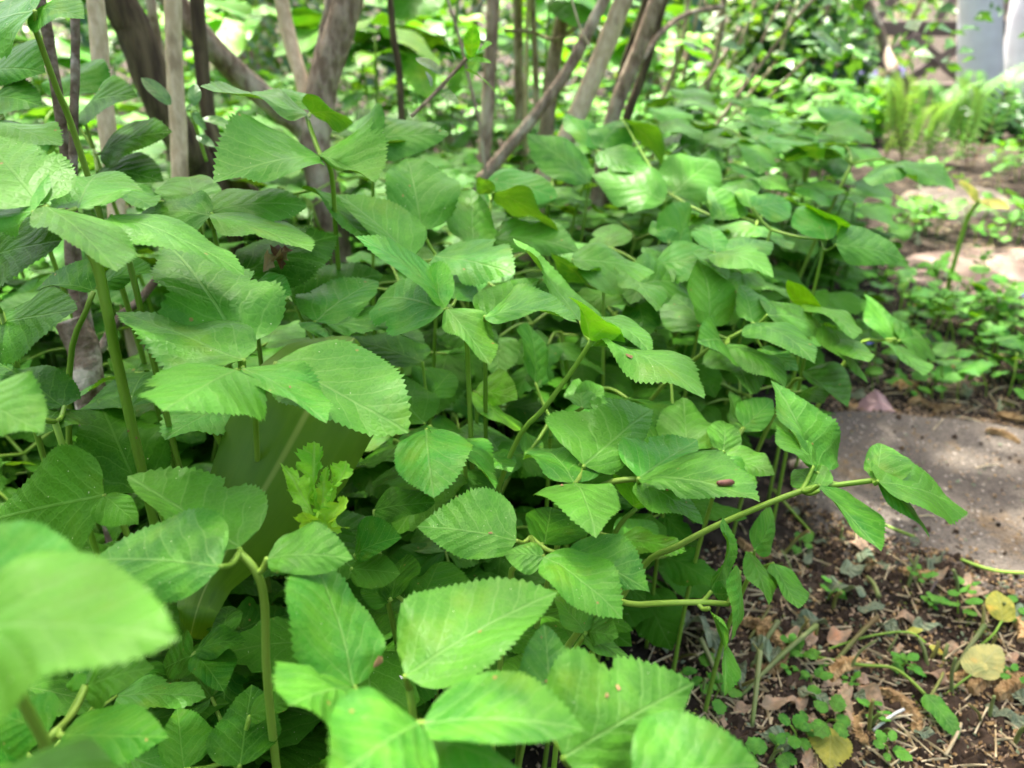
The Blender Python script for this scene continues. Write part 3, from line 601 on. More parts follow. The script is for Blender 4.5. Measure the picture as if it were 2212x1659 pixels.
for B, T, wd, dT, rl in (((870, 330), (885, 148), .42, .6, 0), ((908, 305), (992, 252), .35, .6, .6), ((785, 352), (638, 170), .16, .64, 1.0), ((828, 395), (1017, 542), .2, .6, -.9), ((700, 432), (553, 335), .36, .64, 0), ((858, 345), (988, 362), .3, .61, .2), ((640, 500), (600, 400), .25, .64, .8), ((690, 520), (800, 600), .3, .6, .3)):
    narrow_leaf(s1, b1, 'B', B, T, wd, .62, M['young'] if B[0] > 820 else M['shrubleaf'], dT, rl)
b2 = ground(150, 860); b2.z = 0
s2 = empty('shrub', b2); tag(s2, 'clump of slim canes with one pale straight cane and a lichen-covered base', 'shrub', 'multi-stemmed shrubs behind the ground elder')
shrub_stem(s2, b2, 'stem', [(202, -40), (218, 150), (238, 330), (250, 430), (262, 560)], .76, 38, M['palebark'], 1.1, (-.1, -.1))
shrub_stem(s2, b2, 'stem', [(372, -40), (376, 120), (386, 290), (392, 420)], .80, 37, M['palebark'], 1.1, (.1, .1))
shrub_stem(s2, b2, 'stem', [(78, -40), (108, 110), (132, 260), (150, 390), (170, 600)], .62, 24, M['lichen'], 1.0, (-.3, 0))
shrub_stem(s2, b2, 'stem', [(160, -30), (163, 110), (160, 260), (157, 400), (150, 560), (185, 760)], .61, 19, M['lichen'], .9, (.1, .2))
shrub_stem(s2, b2, 'stem', [(150, 690), (182, 760), (196, 860)], .58, 62, M['lichen'], 0)
shrub_stem(s2, b2, 'stem', [(424, -30), (436, 140), (452, 260), (475, 350)], .95, 33, M['darkbark'], 1.0, (.1, .3))
shrub_stem(s2, b2, 'stem', [(320, -30), (338, 80), (352, 150), (365, 300)], 1.1, 23, M['bark'], 1.0, (0, .3))
shrub_stem(s2, b2, 'stem', [(340, 600), (300, 650), (255, 690), (215, 760)], .6, 18, M['lichen'], 0, todown=False)
twig(s2, b2, 'A', [(1190, 930), (1150, 800), (1100, 640)], .66, .0014, M['stem'])
for B, T, wd, dT, rl in (((985, 605), (812, 448), .45, .66, 0), ((1115, 610), (1125, 480), .5, .66, .3), ((1150, 685), (1405, 752), .3, .66, 0), ((1110, 640), (1190, 750), .35, .64, .5), ((1110, 600), (1070, 640), .6, .65, 0), ((1130, 780), (1240, 850), .4, .64, .2)):
    narrow_leaf(s2, b2, 'A', B, T, wd, .65, M['shrubleaf'], dT, rl)
b3 = ground(1180, 560); b3.z = 0
s3 = empty('shrub', b3); tag(s3, 'fan of slanting grey canes rising from the middle of the ground elder', 'shrub', 'multi-stemmed shrubs behind the ground elder')
for px, d, wpx, mt, spread in (
    ([(1068, -40), (1057, 180), (1047, 335), (1045, 400)], 1.16, 32, 'bark', (0, .1)),
    ([(1326, -40), (1227, 150), (1160, 244), (1059, 367), (1030, 410)], 1.05, 29, 'bark', (.5, 0)),
    ([(1362, -40), (1291, 142), (1227, 292), (1165, 410)], 1.06, 47, 'palebark', (.4, 0)),
    ([(1432, -40), (1378, 112), (1322, 258)], 1.15, 37, 'bark', (.4, .1)),
    ([(1440, -20), (1395, 140), (1340, 300)], 1.2, 22, 'darkbark', (.4, .2)),
    ([(1400, -20), (1370, 70), (1330, 200)], 1.22, 15, 'darkbark', (.2, .2)),
    ([(1228, -40), (1197, 131), (1183, 260)], 1.3, 34, 'bark', (.1, .2)),
    ([(1117, -40), (1122, 206), (1124, 300)], 1.42, 24, 'bark', (0, .3)),
    ([(1142, -30), (1138, 100), (1136, 210)], 1.38, 9, 'palebark', (0, .3)),
    ([(1149, -40), (1157, 150), (1160, 260)], 1.45, 15, 'bark', (0, .3)),
    ([(838, -40), (850, 80), (862, 150), (868, 260)], 1.15, 17, 'darkbark', (-.2, .2)),
    ([(955, -40), (990, 75), (1017, 190), (1040, 300)], 1.0, 8, 'bark', (-.3, 0))):
    shrub_stem(s3, b3, 'stem', px, d, wpx, M[mt], 1.0, spread)
shrub_stem(s3, b3, 'branch', [(1225, -40), (1250, 50), (1276, 104)], 1.0, 5, M['palebark'], 0, todown=False, bump=0)
shrub_stem(s3, b3, 'branch', [(1560, 15), (1487, 30), (1431, 68), (1385, 130)], [1.3, 1.25, 1.2, 1.16], 13, M['bark'], 0, todown=False)
shrub_stem(s3, b3, 'branch', [(1090, 66), (1150, 70), (1200, 85), (1270, 40)], [1.2, 1.25, 1.28, 1.3], 9, M['bark'], 0, todown=False)
b4 = ground(1530, 420); b4.z = 0
s4 = empty('shrub', b4); tag(s4, 'thin twiggy shrub with small bright leaves behind the slanting canes', 'shrub', 'multi-stemmed shrubs behind the ground elder')
for px, d, wpx in (([(1790, -40), (1712, 49), (1645, 139), (1570, 240), (1514, 330)], 1.3, 9), ([(1566, -20), (1559, 56), (1544, 131), (1514, 240)], 1.65, 14), ([(1490, -20), (1470, 110), (1420, 250)], 1.6, 12),
                   ([(1640, -20), (1600, 90), (1560, 170), (1500, 260)], 1.9, 8), ([(1520, -20), (1500, 60), (1470, 200)], 1.8, 9), ([(1700, -30), (1650, 80), (1600, 200), (1560, 330)], 1.5, 6), ([(1600, 60), (1530, 170), (1440, 260)], 1.4, 7),
                   ([(1760, 110), (1690, 180), (1620, 260), (1560, 350)], 1.45, 7), ([(1470, 30), (1462, 90), (1455, 200)], 1.7, 6), ([(1745, -30), (1700, 60), (1680, 130), (1600, 230)], 2.0, 8)):
    shrub_stem(s4, b4, 'stem', px, d, wpx, M['bark'], .5 if px[0][1] < 0 else 0, (.2, .1), bump=.05)
leaf_cloud('crown', s4, b4, [(.45, 1.55, .5, .32, .45, .24), (.75, 1.9, .55, .4, .5, .3), (.55, 1.5, .9, .5, .6, .3)], 1500, .034, M['shrubleaf'], 5, .8)
for (B, T) in (((860, 80), (1000, 195)), ((990, 180), (1165, 335)), ((520, 370), (640, 470)), ((820, 20), (930, 60)), ((700, 250), (640, 330)), ((1010, 330), (960, 260))):
    narrow_leaf(s4, b4, 'C', B, T, .38, 1.3, M['shrubleaf'], 1.27, rnd.uniform(-.6, .6))
# the crowns above the picture, which shade the near plants
leaf_cloud('crown', s1, b1, [(-.30, 1.15, 1.55, .55, .5, .45), (-.75, 1.3, 1.8, .5, .5, .5)], 1300, .07, M['crownleaf'], 11, .6)
leaf_cloud('crown', s2, b2, [(-.9, .85, 1.45, .5, .5, .45)], 700, .07, M['crownleaf'], 12, .6)
leaf_cloud('crown', s3, b3, [(.25, 1.35, 1.6, .55, .5, .45), (.1, 1.0, 2.0, .6, .5, .4)], 1300, .07, M['crownleaf'], 13, .6)

leaf_cloud('crown', s1, b1, [(-.9, 1.7, 1.9, .9, .5, .4)], 420, .08, M['crownleaf'], 21, .6)
leaf_cloud('crown', s4, b4, [(.35, 1.9, 1.8, .8, .5, .35)], 380, .08, M['crownleaf'], 22, .6)
# ------------------------------------------------------------------ the rest of the ground elder: copies of ready-made plants
LEAFM = [proto_leaf(100+i, asp=rnd.uniform(.6, .8), teeth=16, amp=.055, bow=rnd.uniform(.02, .08), fold=rnd.uniform(-.05, .18), cup=rnd.uniform(-.12, .0), wav=rnd.uniform(.03, .09), lobes=((rnd.choice((-1, 1)), rnd.uniform(.3, .5), rnd.choice((0, .3)), .06),)) for i in range(14)]
def make_proto(seed, h, L, nlf, mats):
    rg = random.Random(seed); root = empty('ground_elder_plant', (0, 0, 0)); parts = []
    lean = Vector((rg.uniform(-.04, .10), rg.uniform(-.10, .03), 0))*h*2
    J = Vector((lean.x, lean.y, h)); parts.append(stem_tube([Vector((0, 0, -.012)), Vector((lean.x*.2, lean.y*.2, h*.5)), J], .0024, .0017, 3))
    branches = [(0, .035)] if nlf == 3 else [(0, .05), (R(105), .045), (R(-105), .045)]
    a0 = rg.uniform(0, 6.28)
    spots = []
    for (ba, bl) in branches:
        az = a0+ba+rg.uniform(-.2, .2); e = J+Vector((math.cos(az)*bl, math.sin(az)*bl, rg.uniform(.004, .02)))
        parts.append(stem_tube([J, (J+e)/2+Vector((0, 0, .004)), e], .0014, .0010, 3))
        n = 3 if nlf in (3, 9) else 2
        for q in ([0, 1.6, -1.6] if n == 3 else [.6, -.8]):
            spots.append((e, az+q+rg.uniform(-.25, .25), rg.uniform(.85, 1.15)*(1 if q == 0 else .85)))
    V, Fc = merge(parts); mesh_obj('stem', V, Fc, M['stem'], root)
    for e, az, s in spots:
        me = rg.choice(LEAFM).copy() if False else rg.choice(LEAFM)
        o = bpy.data.objects.new('leaflet', me); link(o, root)
        o.location = e; o.rotation_euler = (rg.uniform(-.35, .35), rg.uniform(-.1, .55), az); o.scale = (L*s, L*s, L*s)
        if not me.materials: me.materials.append(M['leaf'])
        o.material_slots[0].link = 'OBJECT'; o.material_slots[0].material = rg.choice(mats)
    return root
def tree_points(o):
    m = Matrix.LocRotScale(o.location, o.rotation_euler, o.scale); out = []
    for ch in o.children:
        if ch.name.startswith('leaflet'):
            cm = m @ Matrix.LocRotScale(ch.location, ch.rotation_euler, ch.scale)
            out += [cm @ Vector(q) for q in ((0.1, 0, 0), (.4, .32, 0), (.4, -.32, 0), (.95, 0, 0))]
    return out
def clear_of_heroes(pts, mind):
    for p in pts:
        q = project(p)
        if q is None: 
            if p.y < .3: return False
            continue
        x, y, d = q
        if -60 < x < 2270 and -60 < y < 1720:
            hd = occl.get((int(x//20), int(y//20)))
            if hd is not None and d < hd+.012: return False
            if d < mind(x, y): return False
    return True
def mind(x, y):
    if y > 1250: return .36
    if y > 800: return .40
    if y > 500: return .46
    return .56
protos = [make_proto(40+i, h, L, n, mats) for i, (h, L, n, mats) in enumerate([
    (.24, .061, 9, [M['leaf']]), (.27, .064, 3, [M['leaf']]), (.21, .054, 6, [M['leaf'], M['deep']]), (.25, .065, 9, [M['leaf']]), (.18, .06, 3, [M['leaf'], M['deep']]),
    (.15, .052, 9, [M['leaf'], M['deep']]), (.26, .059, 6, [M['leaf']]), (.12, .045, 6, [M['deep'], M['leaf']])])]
LAND = [('forked shrub', b1), ('slim canes', b2), ('slanting canes', b3), ('twiggy shrub', b4), ('grey stone', Vector((.6, .7, 0))), ('pink stone', Vector((.95, 1.35, 0))),
        ('strap leaf', ground(395, 1440)), ('chain-link fence', Vector((-.9, 2.7, 0))), ('farthest stone', Vector((1.15, 1.95, 0))), ('bare soil', Vector((.25, .42, 0))), ('patch edge', Vector((-.9, .6, 0))), ('fern', ground(1990, 350))]
def describe(p, label, x, y, s):
    nl = sum(1 for c_ in p.children if c_.name.startswith('leaflet')); num = {3: 'three-leaflet', 6: 'six-leaflet', 9: 'nine-leaflet'}[nl]
    q = sorted(LAND, key=lambda t_: (t_[1]-Vector((x, y, 0))).length); size = 'small' if s < .88 else 'large' if s > 1.03 else 'mid-sized'
    near = (q[0][1]-Vector((x, y, 0))).length
    where = 'close beside the '+q[0][0] if near < .14 else 'between the %s and the %s' % (q[0][0], q[1][0])
    kind = 'tall plant' if 'behind the shrub' in label else 'shaded ground elder' if 'short' in label else 'ground elder'
    return '%s %s %s %s' % (size, num, kind, where)
def place(proto_list, spots, label, group, tries_ok, first_used, maxn, hscale=(.8, 1.12)):
    n = 0; lone = []
    for (x, y) in spots:
        if n >= maxn: break
        p = rnd.choice(proto_list); m_rz = rnd.uniform(-1.2, 1.2) if rnd.random() < .7 else rnd.uniform(0, 6.28); s = rnd.uniform(*hscale)
        p.location = (x, y, gz(x, y)); p.rotation_euler = (rnd.uniform(-.12, .12), rnd.uniform(-.12, .12), m_rz); p.scale = (s, s, s)
        if not tries_ok(tree_points(p)): continue
        c = copy_tree(p); tag(c, describe(p, label, x, y, s), 'plant', group); n += 1
    return n
def jitter_grid(x0, x1, y0, y1, step, ok):
    out = []; y = y0
    while y < y1:
        x = x0
        while x < x1:
            q = (x+rnd.uniform(-.45, .45)*step, y+rnd.uniform(-.45, .45)*step)
            if ok(*q): out.append(q)
            x += step
        y += step
    rnd.shuffle(out); return out
nearok = lambda pts: clear_of_heroes(pts, mind)
n1 = place(protos[4:6]+protos[7:8]+protos[2:3], jitter_grid(-.5, .45, .22, .75, .036, lambda x, y: x < edge_x(y)-.02), 'short ground elder plant shaded under the taller leaves', 'short ground elder plants under the near canopy', nearok, None, 120, (.75, 1.15))
n2 = place(protos[:4]+protos[6:7], jitter_grid(-.75, .7, .62, 1.2, .068, lambda x, y: x < edge_x(y)-.03), 'ground elder plant in the dense middle of the patch', 'ground elder plants of the patch', nearok, None, 95)
def farok(pts):
    for p in pts:
        q = project(p)
        if q and q[1] < 430 and q[0] > 1905+max(0, q[1]-290)*.4: return False
    return clear_of_heroes(pts, lambda x, y: .8)
n3 = place(protos[:4]+protos[6:7], jitter_grid(-1.6, 1.25, 1.15, 2.3, .115, lambda x, y: x < edge_x(y)-.02), 'blurred ground elder plant in the far part of the patch', 'ground elder plants of the patch', farok, None, 85)
print('fillers', n1, n2, n3)
# the rest of the carpet: too many to count, low leaves between the stalks and the far plants
def carpet(spots, hh, L, ok):
    V, Fc, UV = [], [], []; rg = random.Random(77)
    for (x, y) in spots:
        h = rg.uniform(*hh); J = Vector((x+rg.uniform(-.02, .03), y-rg.uniform(0, .03), gz(x, y)+h)); a0 = rg.uniform(0, 6.3); lv = []
        for k in range(rg.choice((3, 4, 5))):
            az = a0+k*1.7+rg.uniform(-.3, .3); l = rg.uniform(*L); d = Vector((math.cos(az), math.sin(az), rg.uniform(-.45, .15))).normalized(); B = J+d*l*.25+Vector((0, 0, rg.uniform(-.01, .015))); s_ = d.cross(Vector((rg.gauss(0, .25), rg.gauss(0, .25), 1))).normalized(); nn = s_.cross(d)
            lv.append((B, B+d*l, s_*l*.34, nn if nn.z > 0 else -nn, rg.randint(0, 999)))
        if not ok([q for t_ in lv for q in (t_[0], t_[1], (t_[0]+t_[1])/2+t_[2], (t_[0]+t_[1])/2-t_[2])]): continue
        for (B, T, s_, nn, sd) in lv:
            v, f, u_ = leaf_geo(B, T, -s_, s_, nn, teeth=6, amp=.07, bow=.05, fold=.12, cup=-.1, wav=.06, seed=sd, cols=(1, .5)); o = len(V); V += v; UV += u_; Fc += [tuple(i+o for i in q) for q in f]
        v, f = tube([Vector((x, y, gz(x, y)-.01)), J.lerp(Vector((x, y, J.z)), .5)*.5+Vector((x, y, 0))*.5, J], .0015, 5, cap=False); o = len(V); V += v; UV += [(.5, .5)]*len(v); Fc += [tuple(i+o for i in q) for q in f]
    return V, Fc, UV
inpatch = lambda x, y: x < edge_x(y)-.02
for (sp, hh, L, ok) in ((jitter_grid(-1.0, 1.0, .26, 1.3, .045, inpatch), (.03, .16), (.04, .075), nearok), (jitter_grid(-1.9, 1.5, 1.0, 2.45, .10, inpatch), (.13, .25), (.05, .075), farok)):
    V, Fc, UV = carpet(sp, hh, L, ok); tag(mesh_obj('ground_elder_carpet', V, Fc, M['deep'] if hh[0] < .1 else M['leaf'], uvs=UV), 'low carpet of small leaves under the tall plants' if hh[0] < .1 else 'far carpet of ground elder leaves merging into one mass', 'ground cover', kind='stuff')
# taller leafy plants behind the shrubs
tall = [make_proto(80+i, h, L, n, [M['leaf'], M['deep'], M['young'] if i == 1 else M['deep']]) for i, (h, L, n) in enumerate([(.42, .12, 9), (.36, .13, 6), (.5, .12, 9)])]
for t_ in tall: t_.name = 'tall_leafy_plant'
n4 = place(tall, jitter_grid(-2.4, .45, 1.25, 2.6, .17, lambda x, y: True), 'tall leafy plant catching the sun behind the shrub stems', 'tall leafy plants behind the shrubs', lambda pts: clear_of_heroes(pts, lambda x, y: 1.12), None, 70, (.8, 1.3))
for p in protos+tall:
    for ch in list(p.children): bpy.data.objects.remove(ch)
    bpy.data.objects.remove(p)
# ------------------------------------------------------------------ single plants among the ground elder
def strap_leaf(root, base, name, pts, wid, face, mat):
    sp = smooth_path(pts, 5); n = len(sp); V, Fc, UV = [], [], []; ws = []
    k = len(wid)-1
    for i in range(n):
        f = i/(n-1)*k; a = min(k-1, int(f)); ws.append(wid[a]+(wid[a+1]-wid[a])*(f-a))
    for i, p in enumerate(sp):
        t = (sp[min(i+1, n-1)]-sp[max(i-1, 0)]).normalized(); s = t.cross(face).normalized(); nn = s.cross(t)
        for j in range(9):
            q = j/4-1; V.append(p-base+s*(q*ws[i])+nn*(-.35*abs(q)**1.7*ws[i]+.02*ws[i]*math.sin(i*.8+j))); UV.append((i/(n-1), .5+q*.3))
    for i in range(n-1):
        for j in range(8): Fc.append((i*9+j, i*9+j+1, (i+1)*9+j+1, (i+1)*9+j))
    return mesh_obj(name, V, Fc, mat, root, uvs=UV)
bS = ground(395, 1440); bS.z = 0
st = empty('bulb_plant', bS); tag(st, 'bulb plant with one broad smooth strap leaf under the ground elder', 'plant')
strap_leaf(st, bS, 'leaf', [bS+Vector((0, 0, -.01)), at(412, 1372, .45), at(448, 1260, .435), at(535, 1115, .42), at(612, 985, .415), at(680, 860, .415), at(735, 770, .43), at(765, 730, .45)], [.006, .008, .012, .027, .035, .036, .029, .006], Vector((.25, -.72, .62)), M['strap'])
bQ = ground(700, 1400); bQ.z = 0
sp_ = empty('young_sprout', bQ); tag(sp_, 'bright yellow-green young sprout with jagged upright leaves before the strap leaf', 'sprout')
J = at(*cp('D', 1850, 1700), .345)
V, Fc = stem_tube([Vector((0, 0, -.01)), (J-bQ)*.5+Vector((0, .005, 0)), J-bQ], .0022, .0016); mesh_obj('stem', V, Fc, M['stem'], sp_)
for k, (B, T, wd, dd, rl) in enumerate((((1840, 1690), (1605, 1285), .25, -.006, .7), ((1835, 1640), (1812, 1160), .26, .004, -.1), ((1870, 1680), (2030, 1275), .28, -.008, -.5), ((1880, 1690), (2015, 1500), .5, -.02, -.3), ((1840, 1690), (1740, 1560), .5, -.02, .4), ((1850, 1650), (1880, 1320), .26, .008, .1), ((1860, 1650), (1930, 1340), .3, .012, -.6))):
    b = at(*cp('D', *B), .345); t = at(*cp('D', *T), .345+dd); a = t-b
    n = (Vector((0, -.8, .6)) - a*(Vector((0, -.8, .6)).dot(a)/a.length_squared)).normalized(); n = Matrix.Rotation(rl, 3, a.normalized()) @ n
    s = a.normalized().cross(n)*(a.length*wd/2)
    V, Fc, UV = leaf_geo(b-bQ, t-bQ, -s, s, n, teeth=20, amp=.1, bow=.1, fold=.6, cup=-.1, wav=.24, seed=900+k, cols=(1, .8, .55, .28), lobes=tuple((sd_, u_, .42, .045) for sd_ in (-1, 1) for u_ in (.25, .42, .58, .74)), ab=(.95, .75), tip_curl=rnd.uniform(-.2, .2))
    mesh_obj('leaf', V, Fc, M['sprout'], sp_, uvs=UV)
# stalks of leaves out of sight in the foreground
bpy.context.view_layer.update()
DG = bpy.context.evaluated_depsgraph_get()
def hit(x, y):
    ok, loc, nrm, i_, ob, m_ = sc.ray_cast(DG, CAM, ray(x, y))
    if not ok: return ground(x, y), Vector((0, 0, 1))
    if nrm.dot(ray(x, y)) > 0: nrm = -nrm
    return loc, nrm
def frame_at(o, loc, nrm, rz=0, lift=.0):
    q = nrm.to_track_quat('Z', 'Y'); o.rotation_mode = 'QUATERNION'; o.rotation_quaternion = q @ Matrix.Rotation(rz, 3, 'Z').to_quaternion(); o.location = loc+nrm*lift
# a dried scrap and a husk on the leaves, pale flakes
loc, nr = hit(*cp('A', 1630, 1540))
sc1 = empty('dried_scrap', loc); frame_at(sc1, loc, nr, .3)
V, Fc, UV = leaf_geo(Vector((-.012, 0, .0015)), Vector((.004, 0, .004)), Vector((0, .003, .002)), Vector((0, -.003, .003)), Vector((0, 0, 1)), teeth=5, amp=.3, bow=.3, fold=.8, wav=.3, seed=4)
mesh_obj('curl', V, Fc, M['drytan'], sc1, uvs=UV)
V, Fc, UV = leaf_geo(Vector((-.002, -.002, .001)), Vector((.008, .002, .009)), Vector((0, .006, .001)), Vector((0, -.005, .002)), Vector((-.5, 0, .8)), teeth=4, amp=.2, bow=.35, fold=.7, wav=.3, seed=6)
mesh_obj('bract', V, Fc, M['brown'], sc1, uvs=UV)
tag(sc1, 'brown dried scrap curled up on a shaded leaf', 'scrap')
loc, nr = hit(*cp('F', 490, 1415))
V, Fc = tube([Vector((-.0062+.0124*i/7, 0, .0019+.0003*math.sin(i))) for i in range(8)], [.0012, .0021, .0024, .0024, .0024, .0023, .002, .0011], 10)
V = [v*.62 for v in V]; hu = mesh_obj('husk', V, Fc, M['brown']); frame_at(hu, loc, nr, .45, .0002); tag(hu, 'shiny brown bud husk lying on the lobed leaf', 'husk')
for k, (c, x, y) in enumerate([('H', 982, 308), ('D', 1665, 852), ('H', 1305, 1165), ('H', 1650, 1245), ('H', 1715, 1200), ('F', 155, 1440), ('E', 1395, 1420), ('H', 330, 1050), ('H', 470, 1140), ('D', 745, 1098), ('D', 780, 1138), ('E', 1780, 672)]):
    loc, nr = hit(*cp(c, x, y)); big = 2.2 if k in (7, 11) else 1.3 if k == 8 else 1
    V = [Vector(((a+rnd.uniform(-.3, .3))*.001*big, (b+rnd.uniform(-.4, .4))*.0006*big, z*.6)) for a, b, z in ((-1, 0, .0002), (-.4, 1, .0006), (.6, .8, .0003), (1, -.1, .0007), (.3, -1, .0003), (-.6, -.7, .0008), (0, 0, .0014))]
    fl = mesh_obj('bud_scale', V, [(i, (i+1) % 6, 6) for i in range(6)], M['catkin'] if k != 8 else M['white']); frame_at(fl, loc, nr, rnd.uniform(0, 6), .0003)
    tag(fl, 'tiny tan bud scale fallen on a ground elder leaf' if k != 8 else 'tiny white fleck where two foreground leaves meet', 'flake', 'tiny flakes fallen on the leaves')

# ------------------------------------------------------------------ cut stems, catkins, wilted leaves and seedlings on the bare soil
from mathutils.bvhtree import BVHTree
_v, _f = [], []
for o_ in [bpy.data.objects['ground']]+SLABS:
    k0 = len(_v); _v += [v.co+o_.location for v in o_.data.vertices]
    _f += [tuple(i+k0 for i in p.vertices) for p in o_.data.polygons if abs(_v[p.vertices[0]+k0].x) < 5 and abs(_v[p.vertices[0]+k0].y) < 6]
TERRAIN = BVHTree.FromPolygons(_v, _f)
def top_z(x, y):
    loc = TERRAIN.ray_cast(Vector((x, y, .2)), Vector((0, 0, -1)))[0]
    return loc.z if loc else gz(x, y)
def gp(c, x, y):
    q = ground(*cp(c, x, y)); q.z = top_z(q.x, q.y); return q
def rand_soil(n, poly, mind_=0):
    out = []
    while len(out) < n:
        x = rnd.uniform(min(p[0] for p in poly), max(p[0] for p in poly)); y = rnd.uniform(min(p[1] for p in poly), max(p[1] for p in poly)); ins = False
        for i in range(len(poly)):
            a, b = poly[i], poly[i-1]
            if (a[1] > y) != (b[1] > y) and x < (b[0]-a[0])*(y-a[1])/(b[1]-a[1])+a[0]: ins = not ins
        if not ins: continue
        g = ground(x, y); g.z = top_z(g.x, g.y); out.append(g)
    return out
SOIL = [(1330, 1340), (1560, 1180), (1780, 1150), (1990, 1240), (2212, 1330), (2300, 1420), (2320, 1720), (1600, 1720), (1480, 1480)]
VERGE = [(1800, 860), (1860, 640), (1930, 480), (1960, 340), (2100, 300), (2330, 330), (2420, 620), (2440, 930), (2200, 900), (2000, 870)]
SPOT = [('grey stone', Vector((.6, .7, 0))), ('pink stone', SLABS[1].location), ('farthest stone', SLABS[2].location), ('stone chip', gp('F', 1360, 985)), ('fallen cut leaf', gp('I', 1620, 1330)), ('yellow speckled leaf', gp('I', 2010, 900)), ('round yellowing leaf', gp('I', 1080, 1560)), ('pale lobed leaf', gp('I', 1900, 1150)),
        ('hanging leaflets', gp('I', 450, 1000)), ('arching stalk', gp('I', 300, 500)), ('dark red cut stem', gp('I', 1230, 960)), ('pale stick', gp('I', 1790, 1540)), ('lone shoot', ground(2085, 520)), ('fern', ground(1990, 350)), ('ground elder edge', Vector((.5, 1.1, 0))), ('far patch edge', Vector((.9, 1.7, 0))), ('tall hedge', Vector((1.6, 1.4, 0)))]
def where(p):
    q = sorted(SPOT, key=lambda t_: (t_[1]-p).length); d_ = (q[0][1]-p).length
    return 'beside the '+q[0][0] if d_ < .05 else 'between the %s and the %s' % (q[0][0], q[1][0])
def cut_stem(p, L, tilt, az, r, mat, label, lying=False):
    d = Vector((math.cos(az)*math.sin(tilt), math.sin(az)*math.sin(tilt), math.cos(tilt))); bend = Vector((rnd.uniform(-.2, .2), rnd.uniform(-.2, .2), .1))*L
    pts = smooth_path([Vector((0, 0, -.006 if not lying else r)), d*(L*.5)+bend*.4+Vector((0, 0, r)), d*L+Vector((0, 0, r))], 4)
    V, Fc = tube(pts, [r*(1.15-.25*i/len(pts)) for i in range(len(pts))], 7); o = mesh_obj('cut_stem', V, Fc, mat); o.location = p
    tag(o, label, 'cut stem', 'cut stems left on the soil'); return o
for p in rand_soil(34, SOIL): cut_stem(p, rnd.uniform(.012, .034), rnd.uniform(.1, .9), rnd.uniform(0, 6.3), rnd.uniform(.0008, .0016), M['redstem'] if rnd.random() < .6 else M['cutgreen'], 'short cut stem standing '+where(p))
for (c, x0, y0, x1, y1, h) in (('I', 560, 1290, 990, 950, .02), ('I', 1100, 1090, 1350, 850, .012), ('I', 1780, 1150, 1950, 930, .015), ('I', 630, 1120, 770, 940, .02), ('I', 640, 1450, 650, 1190, .03), ('I', 1300, 560, 1360, 730, .012), ('I', 480, 1300, 330, 1040, .018), ('I', 930, 780, 960, 920, .01)):
    a = gp(c, x0, y0); b = gp(c, x1, y1); b.z += h
    V, Fc = tube([q-a for q in smooth_path([a+Vector((0, 0, .001)), (a+b)/2+Vector((0, 0, .004)), b], 4)], [.0015+.00007*i for i in range(9)], 7)
    o = mesh_obj('cut_stem', V, Fc, M['redstem'] if x0 in (1100, 930) else M['cutgreen']); o.location = a
    tag(o, ('dark red cut stem leaning low ' if x0 in (1100, 930) else 'long green cut stem ')+where(a), 'cut stem', 'cut stems left on the soil')
def catkin_mesh(seed):
    rg = random.Random(seed); n = 26; L = .034; V, Fc = [], []
    bend = rg.uniform(-.009, .009); k = 9
    for i in range(n):
        u = i/(n-1); c = Vector((u*L, bend*math.sin(u*3.1), .0036+.001*math.sin(u*5+seed))); r = .0043*math.sin(math.pi*min(1, .12+u*.83))**.5
        for j in range(k):
            a = 2*math.pi*(j+.5*(i % 2))/k; rr = r*(1.18 if (i+j) % 2 else .78)*rg.uniform(.85, 1.15)
            V.append(c+Vector((rg.uniform(-.0004, .0004), math.cos(a)*rr, math.sin(a)*rr)))
    for i in range(n-1):
        for j in range(k): Fc.append((i*k+j, i*k+(j+1) % k, (i+1)*k+(j+1) % k, (i+1)*k+j))
    Fc += [tuple(range(k))[::-1], tuple((n-1)*k+j for j in range(k))]
    me = bpy.data.meshes.new('catkin'); me.from_pydata([tuple(v) for v in V], [], Fc); me.materials.append(M['catkin']); return me
CK = [catkin_mesh(i) for i in range(4)]
def put_catkin(p, rz, s, label, grp):
    o = link(bpy.data.objects.new('catkin', rnd.choice(CK))); o.location = p; o.rotation_euler = (rnd.uniform(-.2, .2), rnd.uniform(-.15, .1), rz); o.scale = (s, s, s)
    tag(o, label, 'catkin', grp)
for (x, y, rz, s) in ((1090, 1180, .35, 1.2), (1370, 1240, -1.3, 1.15), (570, 850, -.9, 1.25), (1900, 1250, .1, 1.5), (2040, 1270, -.1, 1.5), (560, 370, -.8, 1.0), (650, 1130, .4, .9), (1290, 1560, 1.2, .9), (1760, 1140, .4, 1), (1290, 530, .2, .9), (2180, 950, 1.4, 1.1), (700, 990, 1.1, .9), (1480, 560, .1, 1.1), (400, 1050, 1.2, .9)):
    put_catkin(gp('I', x, y), rz, s, 'dry brown catkin '+where(gp('I', x, y)), 'catkins on the bare soil')
for (x, y, rz) in ((1970, 1150, -.7), (1330, 650, 1.2), (1450, 830, .1), (1620, 900, -.8), (1700, 980, .3), (1180, 960, .2), (1500, 850, .3), (2060, 1010, -.4), (1750, 770, .1), (1560, 920, 1.0)):
    put_catkin(gp('F', x, y), rz, rnd.uniform(.8, 1.1), 'dry brown catkin '+where(gp('F', x, y)), 'catkins around the stepping stone')
